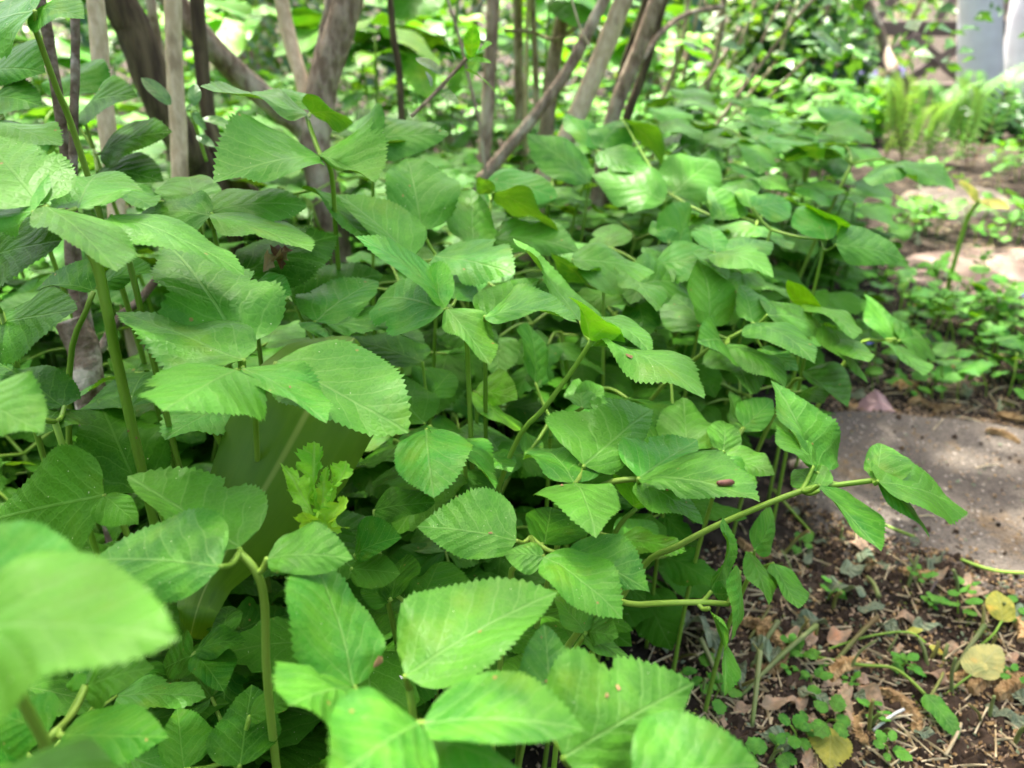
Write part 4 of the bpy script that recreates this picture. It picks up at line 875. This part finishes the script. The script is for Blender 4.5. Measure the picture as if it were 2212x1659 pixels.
def loose_leaf(name, p, L, az, mat, label, cat, grp, curl=.3, asp=.6, tilt=0, seed=0, amp=.08, lift=.002, parent=None):
    d = Vector((math.cos(az), math.sin(az), math.sin(tilt))).normalized()*L; s = d.normalized().cross(Vector((0, 0, 1)))*(L*asp/2)
    V, Fc, UV = leaf_geo(Vector((0, 0, lift)), d+Vector((0, 0, lift)), -s, s, Vector((0, 0, 1)), teeth=10, amp=amp, bow=curl*.5, fold=curl*1.2*rnd.choice((-.2, 1, 1)), cup=-curl*.6, wav=curl*.8, seed=seed, tip_curl=curl*rnd.uniform(-1, 1))
    zmin = min(v.z for v in V); V = [v-Vector((0, 0, zmin-.0008)) for v in V]
    o = mesh_obj(name, V, Fc, mat, uvs=UV); o.location = p
    return tag(o, label, cat, grp)
k = 0
for (x, y, L, az, cu) in ((290, 860, .055, -1.2, .7), (230, 780, .05, -1.9, .6), (90, 900, .05, -1.4, .6), (1150, 560, .06, .3, .6), (1240, 460, .05, -1.0, .7), (1030, 620, .05, -.2, .5), (1350, 850, .045, -.6, .8), (1560, 860, .05, 0, .5), (960, 500, .04, 1.2, .6), (1000, 360, .05, .1, .4), (1220, 1260, .03, -1.0, .7), (1560, 1480, .04, -.6, .6), (2020, 1360, .04, -.2, .5), (2140, 1420, .04, .4, .5), (1250, 770, .05, .2, .4), (1960, 1320, .035, -.4, .4), (1400, 540, .03, 1.0, .6), (840, 180, .04, -.2, .5)):
    k += 1; loose_leaf('wilted_leaf', gp('I', x, y), L*(.8 if y < 900 and x < 400 else .5), az, M['wilt'], 'wilted grey-green leaf '+where(gp('I', x, y)), 'wilted leaf', 'wilted leaves on the soil', cu*.4, seed=300+k, asp=.42, amp=.03)
for p in rand_soil(30, VERGE)+rand_soil(14, SOIL): k += 1; loose_leaf('wilted_leaf', p, rnd.uniform(.02, .035), rnd.uniform(0, 6.3), M['wilt'], 'small shrivelled leaf '+where(p), 'wilted leaf', 'small shrivelled leaves beside the path', .3, seed=300+k, asp=.4, amp=.02)
for (x, y, L, az) in ((780, 980, .03, .3), (900, 1380, .02, 1), (950, 1400, .018, -.5), (1250, 1210, .03, -1.2), (1080, 960, .03, .5), (1740, 960, .02, -.6), (1860, 720, .03, .4), (1830, 640, .03, .2), (1150, 1330, .025, 1), (1330, 1230, .018, 2), (1230, 1500, .03, 1.4), (690, 1350, .03, .1), (1690, 610, .025, .8)):
    k += 1; loose_leaf('dry_leaf', gp('I', x, y), L, az, M['drytan'], 'curled tan dead leaf '+where(gp('I', x, y)), 'dead leaf', 'dead leaves on the bare soil', .2, seed=500+k, amp=.02, asp=.38)
for p in rand_soil(26, SOIL)+rand_soil(20, VERGE): k += 1; loose_leaf('dry_leaf', p, rnd.uniform(.012, .026), rnd.uniform(0, 6.3), M['drytan'], 'pale dead leaf fragment '+where(p), 'dead leaf', 'dead leaf fragments', .2, seed=500+k, amp=.02, asp=.4)
def spray(px, c, zs, r, mat):
    return smooth_path([gp(c, x, y)+Vector((0, 0, z)) for (x, y), z in zip(px, zs)], 5), r, mat
def fallen(label, px, zs, r, leafs, mat, stemmat='stem'):
    path = smooth_path([gp('I', x, y)+Vector((0, 0, z)) for (x, y), z in zip(px, zs)], 5); base = path[0].copy(); base.z = 0
    root = empty('fallen_leaf', base); tag(root, label, 'fallen leaf', 'fallen leaves with stalks on the soil')
    V, Fc = tube([q-base for q in path], r, 6); mesh_obj('stalk', V, Fc, M[stemmat], root)
    for (bx, by, tx, ty, w_, h0, h1) in leafs:
        b = gp('I', bx, by)+Vector((0, 0, h0)); t = gp('I', tx, ty)+Vector((0, 0, h1)); a = t-b; n = Vector((0, -.35, 1)).normalized(); n = (n-a*(n.dot(a)/a.length_squared)).normalized(); s = a.normalized().cross(n)*(a.length*w_/2)
        V, Fc, UV = leaf_geo(b-base, t-base, -s, s, n, teeth=12, amp=.06, bow=.06, fold=.1, wav=.05, seed=int(bx)); mesh_obj('blade', V, Fc, mat, root, uvs=UV)
fallen('cut ground elder leaf on a long thin stalk lying on the soil', [(1010, 1050), (1250, 1110), (1450, 1160), (1615, 1310)], [.004, .008, .012, .012], .0012, [(1615, 1310, 1820, 1540, .5, .012, .006)], M['leaf'])
fallen('yellow oval leaf speckled with brown on a bent stalk', [(1930, 985), (2010, 950), (2055, 890)], [.002, .008, .014], .001, [(2055, 900, 2010, 760, .75, .014, .022)], M['yellow'])
fallen('round yellowing leaf lying flat before the seedlings', [(1160, 1490), (1140, 1440), (1120, 1400)], [.003, .004, .004], .0009, [(1080, 1480, 1080, 1700, .9, .006, .004)], M['yellow'])
fallen('pale yellow lobed leaf on a thin stalk near the stepping stone', [(1760, 1240), (1850, 1200), (1890, 1180)], [.002, .01, .012], .0009, [(1900, 1180, 2030, 1060, .7, .012, .018), (1890, 1190, 1900, 1080, .8, .012, .018)], M['pale'])
fallen('thin bare stalk lying along the soil with small yellow-green leaflets', [(1060, 1000), (1300, 920), (1530, 910), (1640, 960)], [.003, .006, .008, .006], .0009, [(1660, 970, 1760, 1030, .4, .006, .004), (1530, 910, 1620, 900, .4, .008, .008)], M['yellow'])
fallen('long pale stalk lying across the edge of the grey stepping stone', [(1820, 540), (1950, 585), (2080, 610), (2300, 622)], [.006, .006, .006, .006], .0014, [], M['leaf'])
fallen('thin green stalk fallen from the patch onto the grey stone', [(760, 100), (880, 200), (1000, 320)], [.01, .006, .004], .0014, [], M['leaf'])
fallen('long thin stalk reaching onto the stepping stone under the hanging leaflet', [(1040, 160), (1300, 290), (1560, 400)], [.008, .006, .006], .0014, [(1540, 400, 1590, 440, .7, .006, .006)], M['wilt'])
# seedlings and small weeds
def seed_geo(root, seed, L, n, h, mat, sphere=False):
    rg = random.Random(seed); V, Fc = stem_tube([Vector((0, 0, -.004)), Vector((rg.uniform(-.003, .003), 0, h*.5)), Vector((rg.uniform(-.004, .004), rg.uniform(-.004, .004), h))], .0009, .0007, 3)
    mesh_obj('stem', V, Fc, M['stem'], root)
    for i in range(n):
        az = i*2.4+rg.uniform(-.4, .4); z = h*(1-.55*i/n); b = Vector((0, 0, z)); l = L*rg.uniform(.6, 1.1)
        d = Vector((math.cos(az), math.sin(az), rg.uniform(-.1, .5))).normalized()*l; b = b+d*.35; s = d.normalized().cross(Vector((0, 0, 1)))*(l*rg.uniform(.3, .42)); nn = s.cross(d).normalized(); nn = nn if nn.z > 0 else -nn
        V, Fc, UV = leaf_geo(b, b+d, -s, s, nn, teeth=4, amp=.16, bow=.05, fold=.1, wav=.06, seed=seed+i, cols=(1, .5), ab=(.6, .8)); mesh_obj('leaf', V, Fc, mat, root, uvs=UV)
WEEDP = []
for i, (L, n, h, mt) in enumerate(((.016, 5, .014, 'leaf'), (.013, 6, .018, 'leaf'), (.02, 5, .022, 'leaf'), (.026, 4, .035, 'leaf'), (.018, 7, .045, 'deep'), (.03, 5, .05, 'leaf'))):
    r_ = empty('weed_seedling', (0, 0, 0)); seed_geo(r_, 700+i*20, L, n, h, M[mt]); WEEDP.append(r_)
def put_weed(p, idx, s, label, grp, name='weed_seedling', flower=None):
    c = copy_tree(WEEDP[idx]); c.name = name; c.location = p; c.rotation_euler = (rnd.uniform(-.3, .3), rnd.uniform(-.3, .3), rnd.uniform(0, 6.3)); c.scale = (s, s, s); tag(c, label, 'weed', grp)
    if flower:
        V, Fc = [Vector((0, 0, .05))], []
        for j in range(5):
            a = j*1.2566; o = len(V); V += [Vector((math.cos(a-.5)*.004, math.sin(a-.5)*.004, .053)), Vector((math.cos(a)*.0055, math.sin(a)*.0055, .054)), Vector((math.cos(a+.5)*.004, math.sin(a+.5)*.004, .053))]; Fc += [(0, o, o+1), (0, o+1, o+2)]
        mesh_obj('flower', V, Fc, M[flower], c, smooth=False)
for (x, y, i, s) in ((1060, 1440, 2, 1.4), (880, 1520, 1, 1.5), (1310, 1440, 1, 1.4), (770, 1600, 0, 1.5), (990, 1200, 0, 1.2), (930, 1060, 0, 1.5), (1080, 690, 2, 1.3), (920, 400, 2, 1.0), (1590, 620, 1, 1.3), (1830, 810, 2, 1.4), (1890, 690, 1, 1.2), (2150, 1180, 1, 1.2), (430, 1290, 0, 1.3), (380, 1190, 0, 1.4), (1510, 1090, 0, 1.2), (1400, 1610, 1, 1.4), (2130, 800, 2, 1.2), (1660, 760, 1, 1.1), (860, 1010, 1, 1.2)):
    put_weed(gp('I', x, y), i, s*.6, 'small green seedling '+where(gp('I', x, y)), 'seedlings on the bare soil')
for p in rand_soil(9, SOIL): put_weed(p, rnd.randint(0, 1), rnd.uniform(.4, .8), 'tiny green seedling '+where(p), 'tiny seedlings on the soil')
for p in rand_soil(230, VERGE):
    q = project(p)
    inslab = any(abs(p.x-o.location.x) < .2 and abs(p.y-o.location.y) < .13 for o in SLABS[1:3])
    if inslab and rnd.random() < .9: continue
    f = 'blue' if rnd.random() < .035 else None
    put_weed(p, rnd.choice((2, 3, 3, 4, 5)), rnd.uniform(.8, 1.6), ('low blue-flowered weed ' if f else 'low leafy weed ')+where(p), 'low weeds beside the path', 'low_weed', f)
for r_ in WEEDP:
    for ch in list(r_.children): bpy.data.objects.remove(ch)
    bpy.data.objects.remove(r_)
# two ground elder shoots alone on the far path
for (label, px, lv) in (('lone yellow-green shoot standing on the sunlit path', [(2085, 485, 1.42), (2118, 432, 1.40)], [((2118, 432), (2160, 445), (2150, 425), (2130, 455), .3), ((2115, 432), (2085, 405), (2110, 405), (2090, 425), .3)]),):
    pts = [at(*q) for q in px]; g = pts[0].copy(); g.z = 0; root = empty('shoot', g); tag(root, label, 'shoot')
    V, Fc = stem_tube([Vector((0, 0, -.01))]+[p-g for p in pts], .0045, .003); mesh_obj('stem', V, Fc, M['stem'], root)
    for (b, t, l, r2, _) in lv:
        B = at(*b, px[1][2]); T = at(*t, px[1][2]-.01); a = T-B; n = Vector((0, -.4, .9)); n = (n-a*(n.dot(a)/a.length_squared)).normalized(); T = B+a*1.5; s = a.normalized().cross(n)*a.length*.5
        V, Fc, UV = leaf_geo(B-g, T-g, -s, s, n, teeth=8, amp=.05, seed=5); mesh_obj('leaf', V, Fc, M['yellow'], root, uvs=UV)
# pink stone chip, sticks, straw
V = []; rg = random.Random(3); cpos = gp('F', 1360, 985); 
prof = [(-.028, 0, 0), (-.02, -.012, .008), (.0, -.014, .012), (.022, -.010, .007), (.027, .004, 0), (.012, .012, .02), (-.002, .010, .03), (-.016, .012, .014)]
V = [Vector(p) for p in prof]+[Vector((p[0]*1.02, p[1]*1.0+.004, -.006)) for p in prof]+[Vector((0, -.004, .021))]
Fc = [(i, (i+1) % 8, 16) for i in range(8)]+[(8+i, 8+(i+1) % 8, (i+1) % 8, i) for i in range(8)]
ch = mesh_obj('stone_chip', V, Fc, M['chip'], smooth=False); ch.location = cpos; bv = ch.modifiers.new('bevel', 'BEVEL'); bv.width = .002; bv.segments = 2
tag(ch, 'pinkish angular stone chip at the corner of the grey stepping stone', 'stone')
for (x0, y0, x1, y1, mt, lb) in ((1840, 1430, 1735, 1650, 'straw', 'pale dry stick pointing away from the fallen leaf'), (1330, 1480, 1500, 1380, 'white', 'thin white splinter on the soil'), (1620, 740, 1690, 640, 'wood', 'short grey twig on the soil'), (620, 960, 740, 780, 'redstem', 'reddish thin twig leaning on a catkin'), (1660, 1280, 1740, 1130, 'redstem', 'reddish twig upright beside the pale lobed leaf'), (1010, 1080, 1100, 1110, 'straw', 'thin straw in the stubble')):
    a = gp('I', x0, y0)+Vector((0, 0, .003)); b = gp('I', x1, y1)+Vector((0, 0, .008)); V, Fc = tube([q-a for q in smooth_path([a, (a+b)/2+Vector((.002, .001, .003)), b], 4)], .0011, 6); o = mesh_obj('twig', V, Fc, M[mt]); o.location = a; tag(o, lb, 'twig', 'loose twigs on the soil')
# crumbs, litter and straw: nobody could count them
def wide(n):
    out = []
    while len(out) < n:
        x, y = rnd.uniform(-.9, 2.2), rnd.uniform(-.5, 2.4)
        if x > edge_x(y)+.02 or y < .15: out.append(Vector((x, y, top_z(x, y))))
    return out
def scatter(name, label, pts, fn, mat):
    Vs, Fs = [], []
    pts = [p for p in pts if not any(abs(p.x-o.location.x) < .19 and abs(p.y-o.location.y) < .11 and rnd.random() < .85 for o in SLABS[1:3])]
    for p in pts:
        v, f = fn(p); o = len(Vs); Vs += v; Fs += [tuple(i+o for i in q) for q in f]
    tag(mesh_obj(name, Vs, Fs, mat, smooth=False), label, 'litter', kind='stuff')
def crumb(p):
    r = .0016*math.exp(rnd.gauss(.1, .55)); r = min(r, .007)
    v = [p+Vector(q)*r*rnd.uniform(.7, 1.2)+Vector((0, 0, r*.3)) for q in ((1, 0, 0), (0, 1, 0), (-1, 0, .1), (0, -1, 0), (.1, .1, .9), (0, 0, -.9), (.7, .7, .3), (-.6, .6, -.2))]
    return v, [(0, 6, 4), (6, 1, 4), (1, 7, 2), (1, 2, 4), (2, 3, 4), (3, 0, 4), (0, 5, 1), (1, 5, 2), (2, 5, 3), (3, 5, 0), (0, 1, 6)]
def bit(p):
    l = rnd.uniform(.0015, .0058); w_ = l*rnd.uniform(.1, .35); az = rnd.uniform(0, 6.3); d = Vector((math.cos(az), math.sin(az), rnd.uniform(-.2, .5))); s = Vector((-math.sin(az), math.cos(az), rnd.uniform(-.4, .4)))
    q = p+Vector((0, 0, .002)); return [q, q+d*l*.5+s*w_, q+d*l, q+d*l*.5-s*w_, q+d*l*.5+Vector((0, 0, .0015))], [(0, 4, 1), (1, 4, 2), (2, 4, 3), (3, 4, 0)]
def straw(p):
    l = rnd.uniform(.01, .035); az = rnd.uniform(0, 6.3); d = Vector((math.cos(az), math.sin(az), rnd.uniform(-.05, .15))); s = Vector((-math.sin(az), math.cos(az), 0))*.0006; q = p+Vector((0, 0, .002))
    return [q-s, q+s, q+d*l+s, q+d*l-s, q+d*l*.5+Vector((0, 0, .002))], [(0, 1, 4), (1, 2, 4), (2, 3, 4), (3, 0, 4)]
ALL = [(1330, 1380), (1600, 1120), (1800, 850), (1900, 500), (1960, 330), (2330, 330), (2500, 900), (2500, 1720), (1500, 1720)]
SLABTOP = [(1760, 900), (2000, 890), (2250, 930), (2480, 1060), (2500, 1300), (2212, 1310), (1860, 1190)]
RIM = [(1700, 1080), (1860, 1165), (2050, 1215), (2230, 1280), (2230, 1345), (2040, 1275), (1850, 1225), (1690, 1130)]
BACKRIM = [(1760, 905), (1790, 860), (2010, 862), (2250, 900), (2350, 960), (2240, 945), (2000, 905), (1800, 900)]
UNDER = [(-100, 1720), (-100, 700), (900, 560), (1500, 560), (1800, 850), (1500, 1250), (1450, 1720)]
scatter('soil_crumbs', 'loose crumbs of dark soil', wide(2500)+rand_soil(5200, SOIL)+rand_soil(500, RIM)+rand_soil(200, BACKRIM)+rand_soil(60, SLABTOP)+rand_soil(1000, VERGE)+rand_soil(1200, UNDER), crumb, M['crumb'])
scatter('leaf_litter', 'tan flakes of dry litter over the soil', wide(2600)+rand_soil(1500, SOIL)+rand_soil(170, SLABTOP)+rand_soil(320, RIM)+rand_soil(380, BACKRIM)+rand_soil(2200, VERGE)+rand_soil(260, ALL)+rand_soil(400, UNDER), bit, M['drytan'])
scatter('green_litter', 'grey-green scraps of cut leaves over the soil', wide(900)+rand_soil(480, SOIL)+rand_soil(700, VERGE)+rand_soil(60, SLABTOP)+rand_soil(80, RIM), bit, M['wilt'])
scatter('brown_litter', 'brown catkin scales over the soil', wide(2200)+rand_soil(1600, SOIL)+rand_soil(150, SLABTOP)+rand_soil(300, RIM)+rand_soil(420, BACKRIM)+rand_soil(1400, VERGE)+rand_soil(260, ALL), bit, M['catkin'])
scatter('straw_litter', 'thin pale straws over the soil', wide(350)+rand_soil(330, SOIL)+rand_soil(420, VERGE), straw, M['straw'])
def moss(p):
    V, Fc = [], []
    for _ in range(14):
        q = p+Vector((rnd.gauss(0, .006), rnd.gauss(0, .006), .001)); v, f = bit(q); o = len(V); V += [q+(x-q)*.6 for x in v]; Fc += [tuple(i+o for i in t_) for t_ in f]
    return V, Fc
scatter('moss', 'yellow-green moss tufts on the soil', rand_soil(46, SOIL)+rand_soil(60, VERGE), moss, M['moss'])

# ------------------------------------------------------------------ background: fern, white trunks, fences, bushes
fb = ground(1990, 350); fb.z = 0
fern = empty('fern', fb); tag(fern, 'feathery light green fern with reddish stalk bases in front of the white trunks', 'fern')
for k in range(15):
    rg = random.Random(60+k); az = k*2.4+rg.uniform(-.3, .3); L = rg.uniform(.18, .29); out = rg.uniform(.3, 1.2); side = Vector((math.cos(az), math.sin(az), 0)); lean = side*out*L*.6
    bs = Vector((rg.uniform(-.13, .13), rg.uniform(-.08, .08), 0)); pts = smooth_path([bs+side*.012+Vector((0, 0, -.01)), bs+side*.02+lean*.25+Vector((0, 0, L*.4)), bs+lean*.6+Vector((0, 0, L*.8)), bs+lean*1.1+Vector((0, 0, L*.98))], 7); n = len(pts)
    V, Fc = tube(pts, [.0018*(1.1-i/n) for i in range(n)], 5); fr = mesh_obj('frond', V, Fc, M['redstem'], fern)
    V, Fc, UV = [], [], []
    for i in range(3, n-1):
        f = i; a = min(n-2, int(f)); p = pts[a].lerp(pts[a+1], f-a); t = (pts[a+1]-pts[a]).normalized(); sd = t.cross(Vector((math.cos(az), math.sin(az), .3))).normalized(); l = .058*math.sin(math.pi*min(1, (i/n)**.8*.97))+.006
        for s in (-1, 1):
            d = (sd*s+t*.45).normalized(); o = len(V); w_ = .0042*(.4+l/.04*.6)
            V += [p, p+d*l*.35+t*w_, p+d*l, p+d*l*.35-t*w_]; UV += [(0, .5), (.4, .8), (1, .5), (.4, .2)]; Fc.append((o, o+1, o+2, o+3))
    mesh_obj('pinnae', V, Fc, M['fern'], fr, uvs=UV)
def birch(px, d, r, flare, label, seed):
    g = ground(px[-1][0], px[-1][1]); d0 = math.hypot(g.x, g.y); mid = [at(x, y, d0/math.cos(R(2))) for x, y in px[:-1]][::-1]
    base = Vector((g.x, g.y, 0)); up = (mid[-1]-g).normalized(); top = [mid[-1]+(up*.4+Vector((0, 0, .6))).normalized()*(k*.4) for k in range(1, 10)]
    pts = smooth_path([g-up*.06-base]+[m-base for m in mid]+[t-base for t in top], 5); n = len(pts)
    root = empty('tree', base); tag(root, label, 'tree', 'white-barked trees behind the fern')
    V, Fc = tube(pts, [r*(1-.5*i/n)*(1+flare*math.exp(-max(0, p.z)/.09)) for i, p in enumerate(pts)], 24, bump=.06, seed=seed); mesh_obj('trunk', V, Fc, M['birch'], root)
    for k in range(6):
        q = pts[n-4-k*3]; a = k*2.2; V, Fc = tube(smooth_path([q, q+Vector((math.cos(a)*.4, math.sin(a)*.4, .45)), q+Vector((math.cos(a)*.9, math.sin(a)*.9, .8))], 4), [.03-.002*i for i in range(9)], 7); mesh_obj('limb', V, Fc, M['birch'], root)
    c = base+pts[-1]; leaf_cloud('crown', root, base, [(c.x, c.y, c.z, 1.0, 1.0, .8)], 900, .09, M['crownleaf'], seed, .8)
birch([(2118, -120), (2118, 0), (2116, 120), (2118, 262)], 3.2, .080, .12, 'straight smooth white tree trunk behind the fern', 3)
birch([(2262, -120), (2245, 0), (2230, 120), (2225, 250)], 3.3, .105, .35, 'white tree trunk with a flared foot next to the straight one', 8)
def board(parent, name, a, b, w_, th, mat, up=Vector((0, 0, 1))):
    d = (b-a); t = d.normalized(); s = t.cross(Vector((0, -1, 0)));
    if s.length < .1: s = Vector((1, 0, 0))
    s.normalize(); f = t.cross(s).normalized(); V = []
    for e in (a, b):
        for (i, j) in ((-1, -1), (1, -1), (1, 1), (-1, 1)): V.append(e+s*(i*w_/2)+f*(j*th/2))
    o = mesh_obj(name, V, [(0, 1, 2, 3)[::-1], (4, 5, 6, 7), (0, 1, 5, 4), (1, 2, 6, 5), (2, 3, 7, 6), (3, 0, 4, 7)], mat, parent, smooth=False)
    m_ = o.modifiers.new('bevel', 'BEVEL'); m_.width = .004; m_.segments = 1; return o
fw = empty('wooden_fence', (1.6, 3.75, 0)); tag(fw, 'weathered low wooden fence with crossed slats behind the white trunks', 'fence')
board(fw, 'rail', Vector((-.1, 0, .31)), Vector((2.4, 0, .31)), .065, .04, M['wood']); board(fw, 'rail', Vector((-.1, 0, .05)), Vector((2.4, 0, .05)), .065, .04, M['wood'])
for i in range(5): board(fw, 'post', Vector((-.05+i*.6, .045, -.05)), Vector((-.05+i*.6, .045, .85)), .07, .05, M['wood'])
for i in range(9):
    board(fw, 'slat', Vector((i*.26-.1, -.028, .08)), Vector((i*.26+.2, -.028, .28)), .045, .012, M['wood']); board(fw, 'slat', Vector((i*.26+.2, -.042, .08)), Vector((i*.26-.1, -.042, .28)), .045, .012, M['wood'])
    board(fw, 'slat', Vector((i*.26, -.028, .35)), Vector((i*.26+.3, -.028, .80)), .045, .012, M['wood'])
V, Fc = tube(smooth_path([ground(1950, 240), at(1935, 175, 3.0), at(1915, 110, 3.1), at(1890, 40, 3.1), at(1860, -60, 3.1), at(1870, -250, 3.1)], 5), [.022-.0005*i for i in range(26)], 8, bump=.2)
br_ = mesh_obj('bent_branch', V, Fc, M['lichen']); tag(br_, 'pale bent bare branch leaning before the wooden fence', 'branch')
cl = empty('chain_link_fence', (-2.4, 2.75, 0)); tag(cl, 'thin blue-green chain-link fence behind the shrub stems', 'fence')
for i in range(4): V, Fc = tube([Vector((i*1.0, .02, -.1)), Vector((i*1.0, .02, 1.15))], .02, 10); mesh_obj('post', V, Fc, M['wire'], cl)
parts = []
for i in range(-18, 60):
    for s in (1, -1):
        x0 = i*.055; pts = []
        for q in range(21):
            z = q*.055; x = x0+s*z*.9
            if 0 <= x <= 3.0: pts.append(Vector((x, .003*(-1)**q*s, z)))
        if len(pts) > 1: parts.append(tube(pts, .0016, 4, cap=False))
V, Fc = merge(parts); mo = mesh_obj('wire_mesh', V, Fc, M['wire'], cl); mo['kind'] = 'stuff'
BUSHES = [(-2.3, 3.3, .9, .9, 'crownleaf', 'broad sunlit bush behind the chain-link fence on the far side'), (-1.2, 3.2, .7, .8, 'shrubleaf', 'dark bush behind the middle of the chain-link fence'), (-.3, 3.3, .75, .9, 'crownleaf', 'loose bright bush behind the slanting canes'),
          (.55, 3.1, .6, .75, 'crownleaf', 'light green bush behind the thin twiggy shrub'), (1.0, 2.95, .27, .6, 'ivy', 'dark ivy-covered bush beside the wooden fence'), (1.36, 3.6, .2, .4, 'ivy', 'low dark ivy bush against the fence boards'),
          (2.0, 4.5, .9, .8, 'crownleaf', 'yellow-green bush showing through the wooden fence'), (3.2, 4.2, .8, .8, 'crownleaf', 'bush at the end of the wooden fence'), (.8, 4.4, .9, 1.0, 'shrubleaf', 'tall dark bush behind the ivy'), (-1.2, 4.6, 1.2, 1.1, 'shrubleaf', 'large dark bush at the back of the garden'), (-3.2, 4.2, 1.1, 1.1, 'shrubleaf', 'large bush at the back beyond the canes')]
for i, (x, y, r, h, mt, lb) in enumerate(BUSHES):
    root = empty('bush', (x, y, 0)); tag(root, lb, 'bush', 'bushes closing off the garden')
    for q in range(5):
        a = q*1.26+i; V, Fc = tube(smooth_path([Vector((math.cos(a)*.05, math.sin(a)*.05, -.03)), Vector((math.cos(a)*r*.3, math.sin(a)*r*.3, h*.5)), Vector((math.cos(a)*r*.6, math.sin(a)*r*.6, h*.95))], 4), [.014-.001*j for j in range(9)], 6); mesh_obj('stem', V, Fc, M['bark'], root)
    leaf_cloud('foliage', root, Vector((x, y, 0)), [(x, y, h*.42, r, r*.7, h*.42), (x-r*.3, y, h*.75, r*.7, r*.6, h*.4)], 3400 if y < 4 else 2200, .055 if mt != 'ivy' else .045, M[mt], 30+i, .9)
# low plants round the fern, bluebells and pale buds
for i, (px, py, r) in enumerate([(1830, 300, .16), (1760, 255, .18), (1880, 265, .15), (2130, 300, .13), (2190, 250, .14), (2090, 260, .14), (1700, 290, .15), (2260, 320, .16)]):
    g = ground(px, py); root = empty('ground_cover_plant', (g.x, g.y, 0)); tag(root, ['dark low leafy clump left of the fern', 'dark blue-green leafy clump right of the fern'][px > 2000], 'plant', ['leafy clumps left of the fern', 'leafy clumps right of the fern'][px > 2000])
    leaf_cloud('foliage', root, Vector((g.x, g.y, 0)), [(g.x, g.y, r*.5, r, r, r*.55)], 260, .05, M['ivy'] if i % 2 else M['leaf'], 90+i, .7)
    V, Fc = tube([Vector((0, 0, -.02)), Vector((0, .005, r*.7))], .004, 6); mesh_obj('stem', V, Fc, M['stem'], root)
for (px, py, h) in ((1815, 268, .2), (1893, 275, .22), (1760, 270, .2), (1905, 262, .2), (1850, 250, .18)):
    g = ground(px, py); root = empty('bluebell', (g.x, g.y, 0)); tag(root, 'small violet-blue bluebell between the ivy bush and the fern', 'flower', 'bluebells near the fern')
    V, Fc = tube(smooth_path([Vector((0, 0, -.02)), Vector((.01, 0, h*.6)), Vector((.03, 0, h)), Vector((.05, 0, h*.97))], 4), .002, 6); mesh_obj('stem', V, Fc, M['stem'], root)
    for q in range(5):
        c = Vector((.012+q*.009, (-1)**q*.01, h*(.82+.04*q))); V, Fc = tube([c, c+Vector((0, 0, -.008)), c+Vector((0, 0, -.018)), c+Vector((0, 0, -.023))], [.002, .006, .0065, .010], 8, cap=False); mesh_obj('flower', V, Fc, M['violet'], root)
for (px, py, h) in ((2192, 300, .17), (2205, 330, .13)):
    g = ground(px, py); root = empty('tulip_bud', (g.x, g.y, 0)); tag(root, 'pale yellow-green closed bud on a thick stalk right of the fern', 'flower', 'pale buds right of the fern')
    V, Fc = tube([Vector((0, 0, -.02)), Vector((.004, 0, h*.5)), Vector((.01, 0, h))], .005, 8); mesh_obj('stem', V, Fc, M['stem'], root)
    V, Fc = tube([Vector((.01, 0, h-.004+i*.011)) for i in range(7)], [.005, .014, .017, .017, .014, .008, .002], 12); mesh_obj('bud', V, Fc, M['pale'], root)


# ------------------------------------------------------------------ unseen hedges added round the garden to cut low sky light
for i, (x, y, rx, ry, h, lb) in enumerate([(-.2, -2.6, 2.6, .5, 2.3, 'unseen tall hedge added opposite the shrubs to block low sky light'), (-2.9, -.6, .6, 2.0, 2.2, 'unseen tall hedge added beside the slim canes to block side light'), (3.6, .2, .6, 2.4, 2.2, 'unseen tall hedge added across the path to block side light'), (3.9, 3.4, .7, 1.0, 2.2, 'unseen end of the added hedge beyond the white trunks')]):
    root = empty('hedge', (x, y, 0)); tag(root, lb, 'hedge', 'unseen hedges added to cut side light')
    for q in range(6):
        u = (q/5-.5)*1.7; p = Vector((rx*u if rx > ry else 0, ry*u if ry >= rx else 0, 0)); V, Fc = tube([p+Vector((0, 0, -.05)), p+Vector((.03, .02, h*.5)), p+Vector((0, .05, h*.85))], [.03, .025, .012], 8); mesh_obj('stem', V, Fc, M['bark'], root)
    leaf_cloud('foliage', root, Vector((x, y, 0)), [(x+(rx*u if rx > ry else 0), y+(ry*u if ry >= rx else 0), h*v, min(rx, ry)*1.0, min(rx, ry)*1.0, h*.36) for u in (-.8, -.4, 0, .4, .8) for v in (.33, .7)], 7000, .13, M['crownleaf'], 200+i, .9)

# tall tree added with its crown out of view to dapple the light
tb = Vector((-1.6, 5.0, 0)); tt = empty('tree', tb); tag(tt, 'unseen tall tree added behind the bushes to dapple the light', 'tree')
V, Fc = tube(smooth_path([Vector((0, 0, -.1)), Vector((.05, -.1, 2)), Vector((.2, -.4, 4)), Vector((.4, -.8, 6)), Vector((.5, -1, 7.6))], 6), [.2-.007*i for i in range(25)], 14, bump=.15); mesh_obj('trunk', V, Fc, M['bark'], tt)
for k in range(9):
    a = k*2.4; q = Vector((.2+k*.035, -.4-k*.07, 4+k*.4)); V, Fc = tube(smooth_path([q, q+Vector((math.cos(a)*.6, math.sin(a)*.6, .5)), q+Vector((math.cos(a)*1.3, math.sin(a)*1.2, .9))], 4), [.055-.005*i for i in range(9)], 7); mesh_obj('limb', V, Fc, M['bark'], tt)
leaf_cloud('crown', tt, tb, [(-1.15, 3.55, 7.2, 1.6, 1.2, .9), (-.5, 3.3, 7.0, .9, .9, .8), (.15, 4.7, 6.9, .9, .7, .7)], 4400, .085, M['crownleaf'], 55, .7)
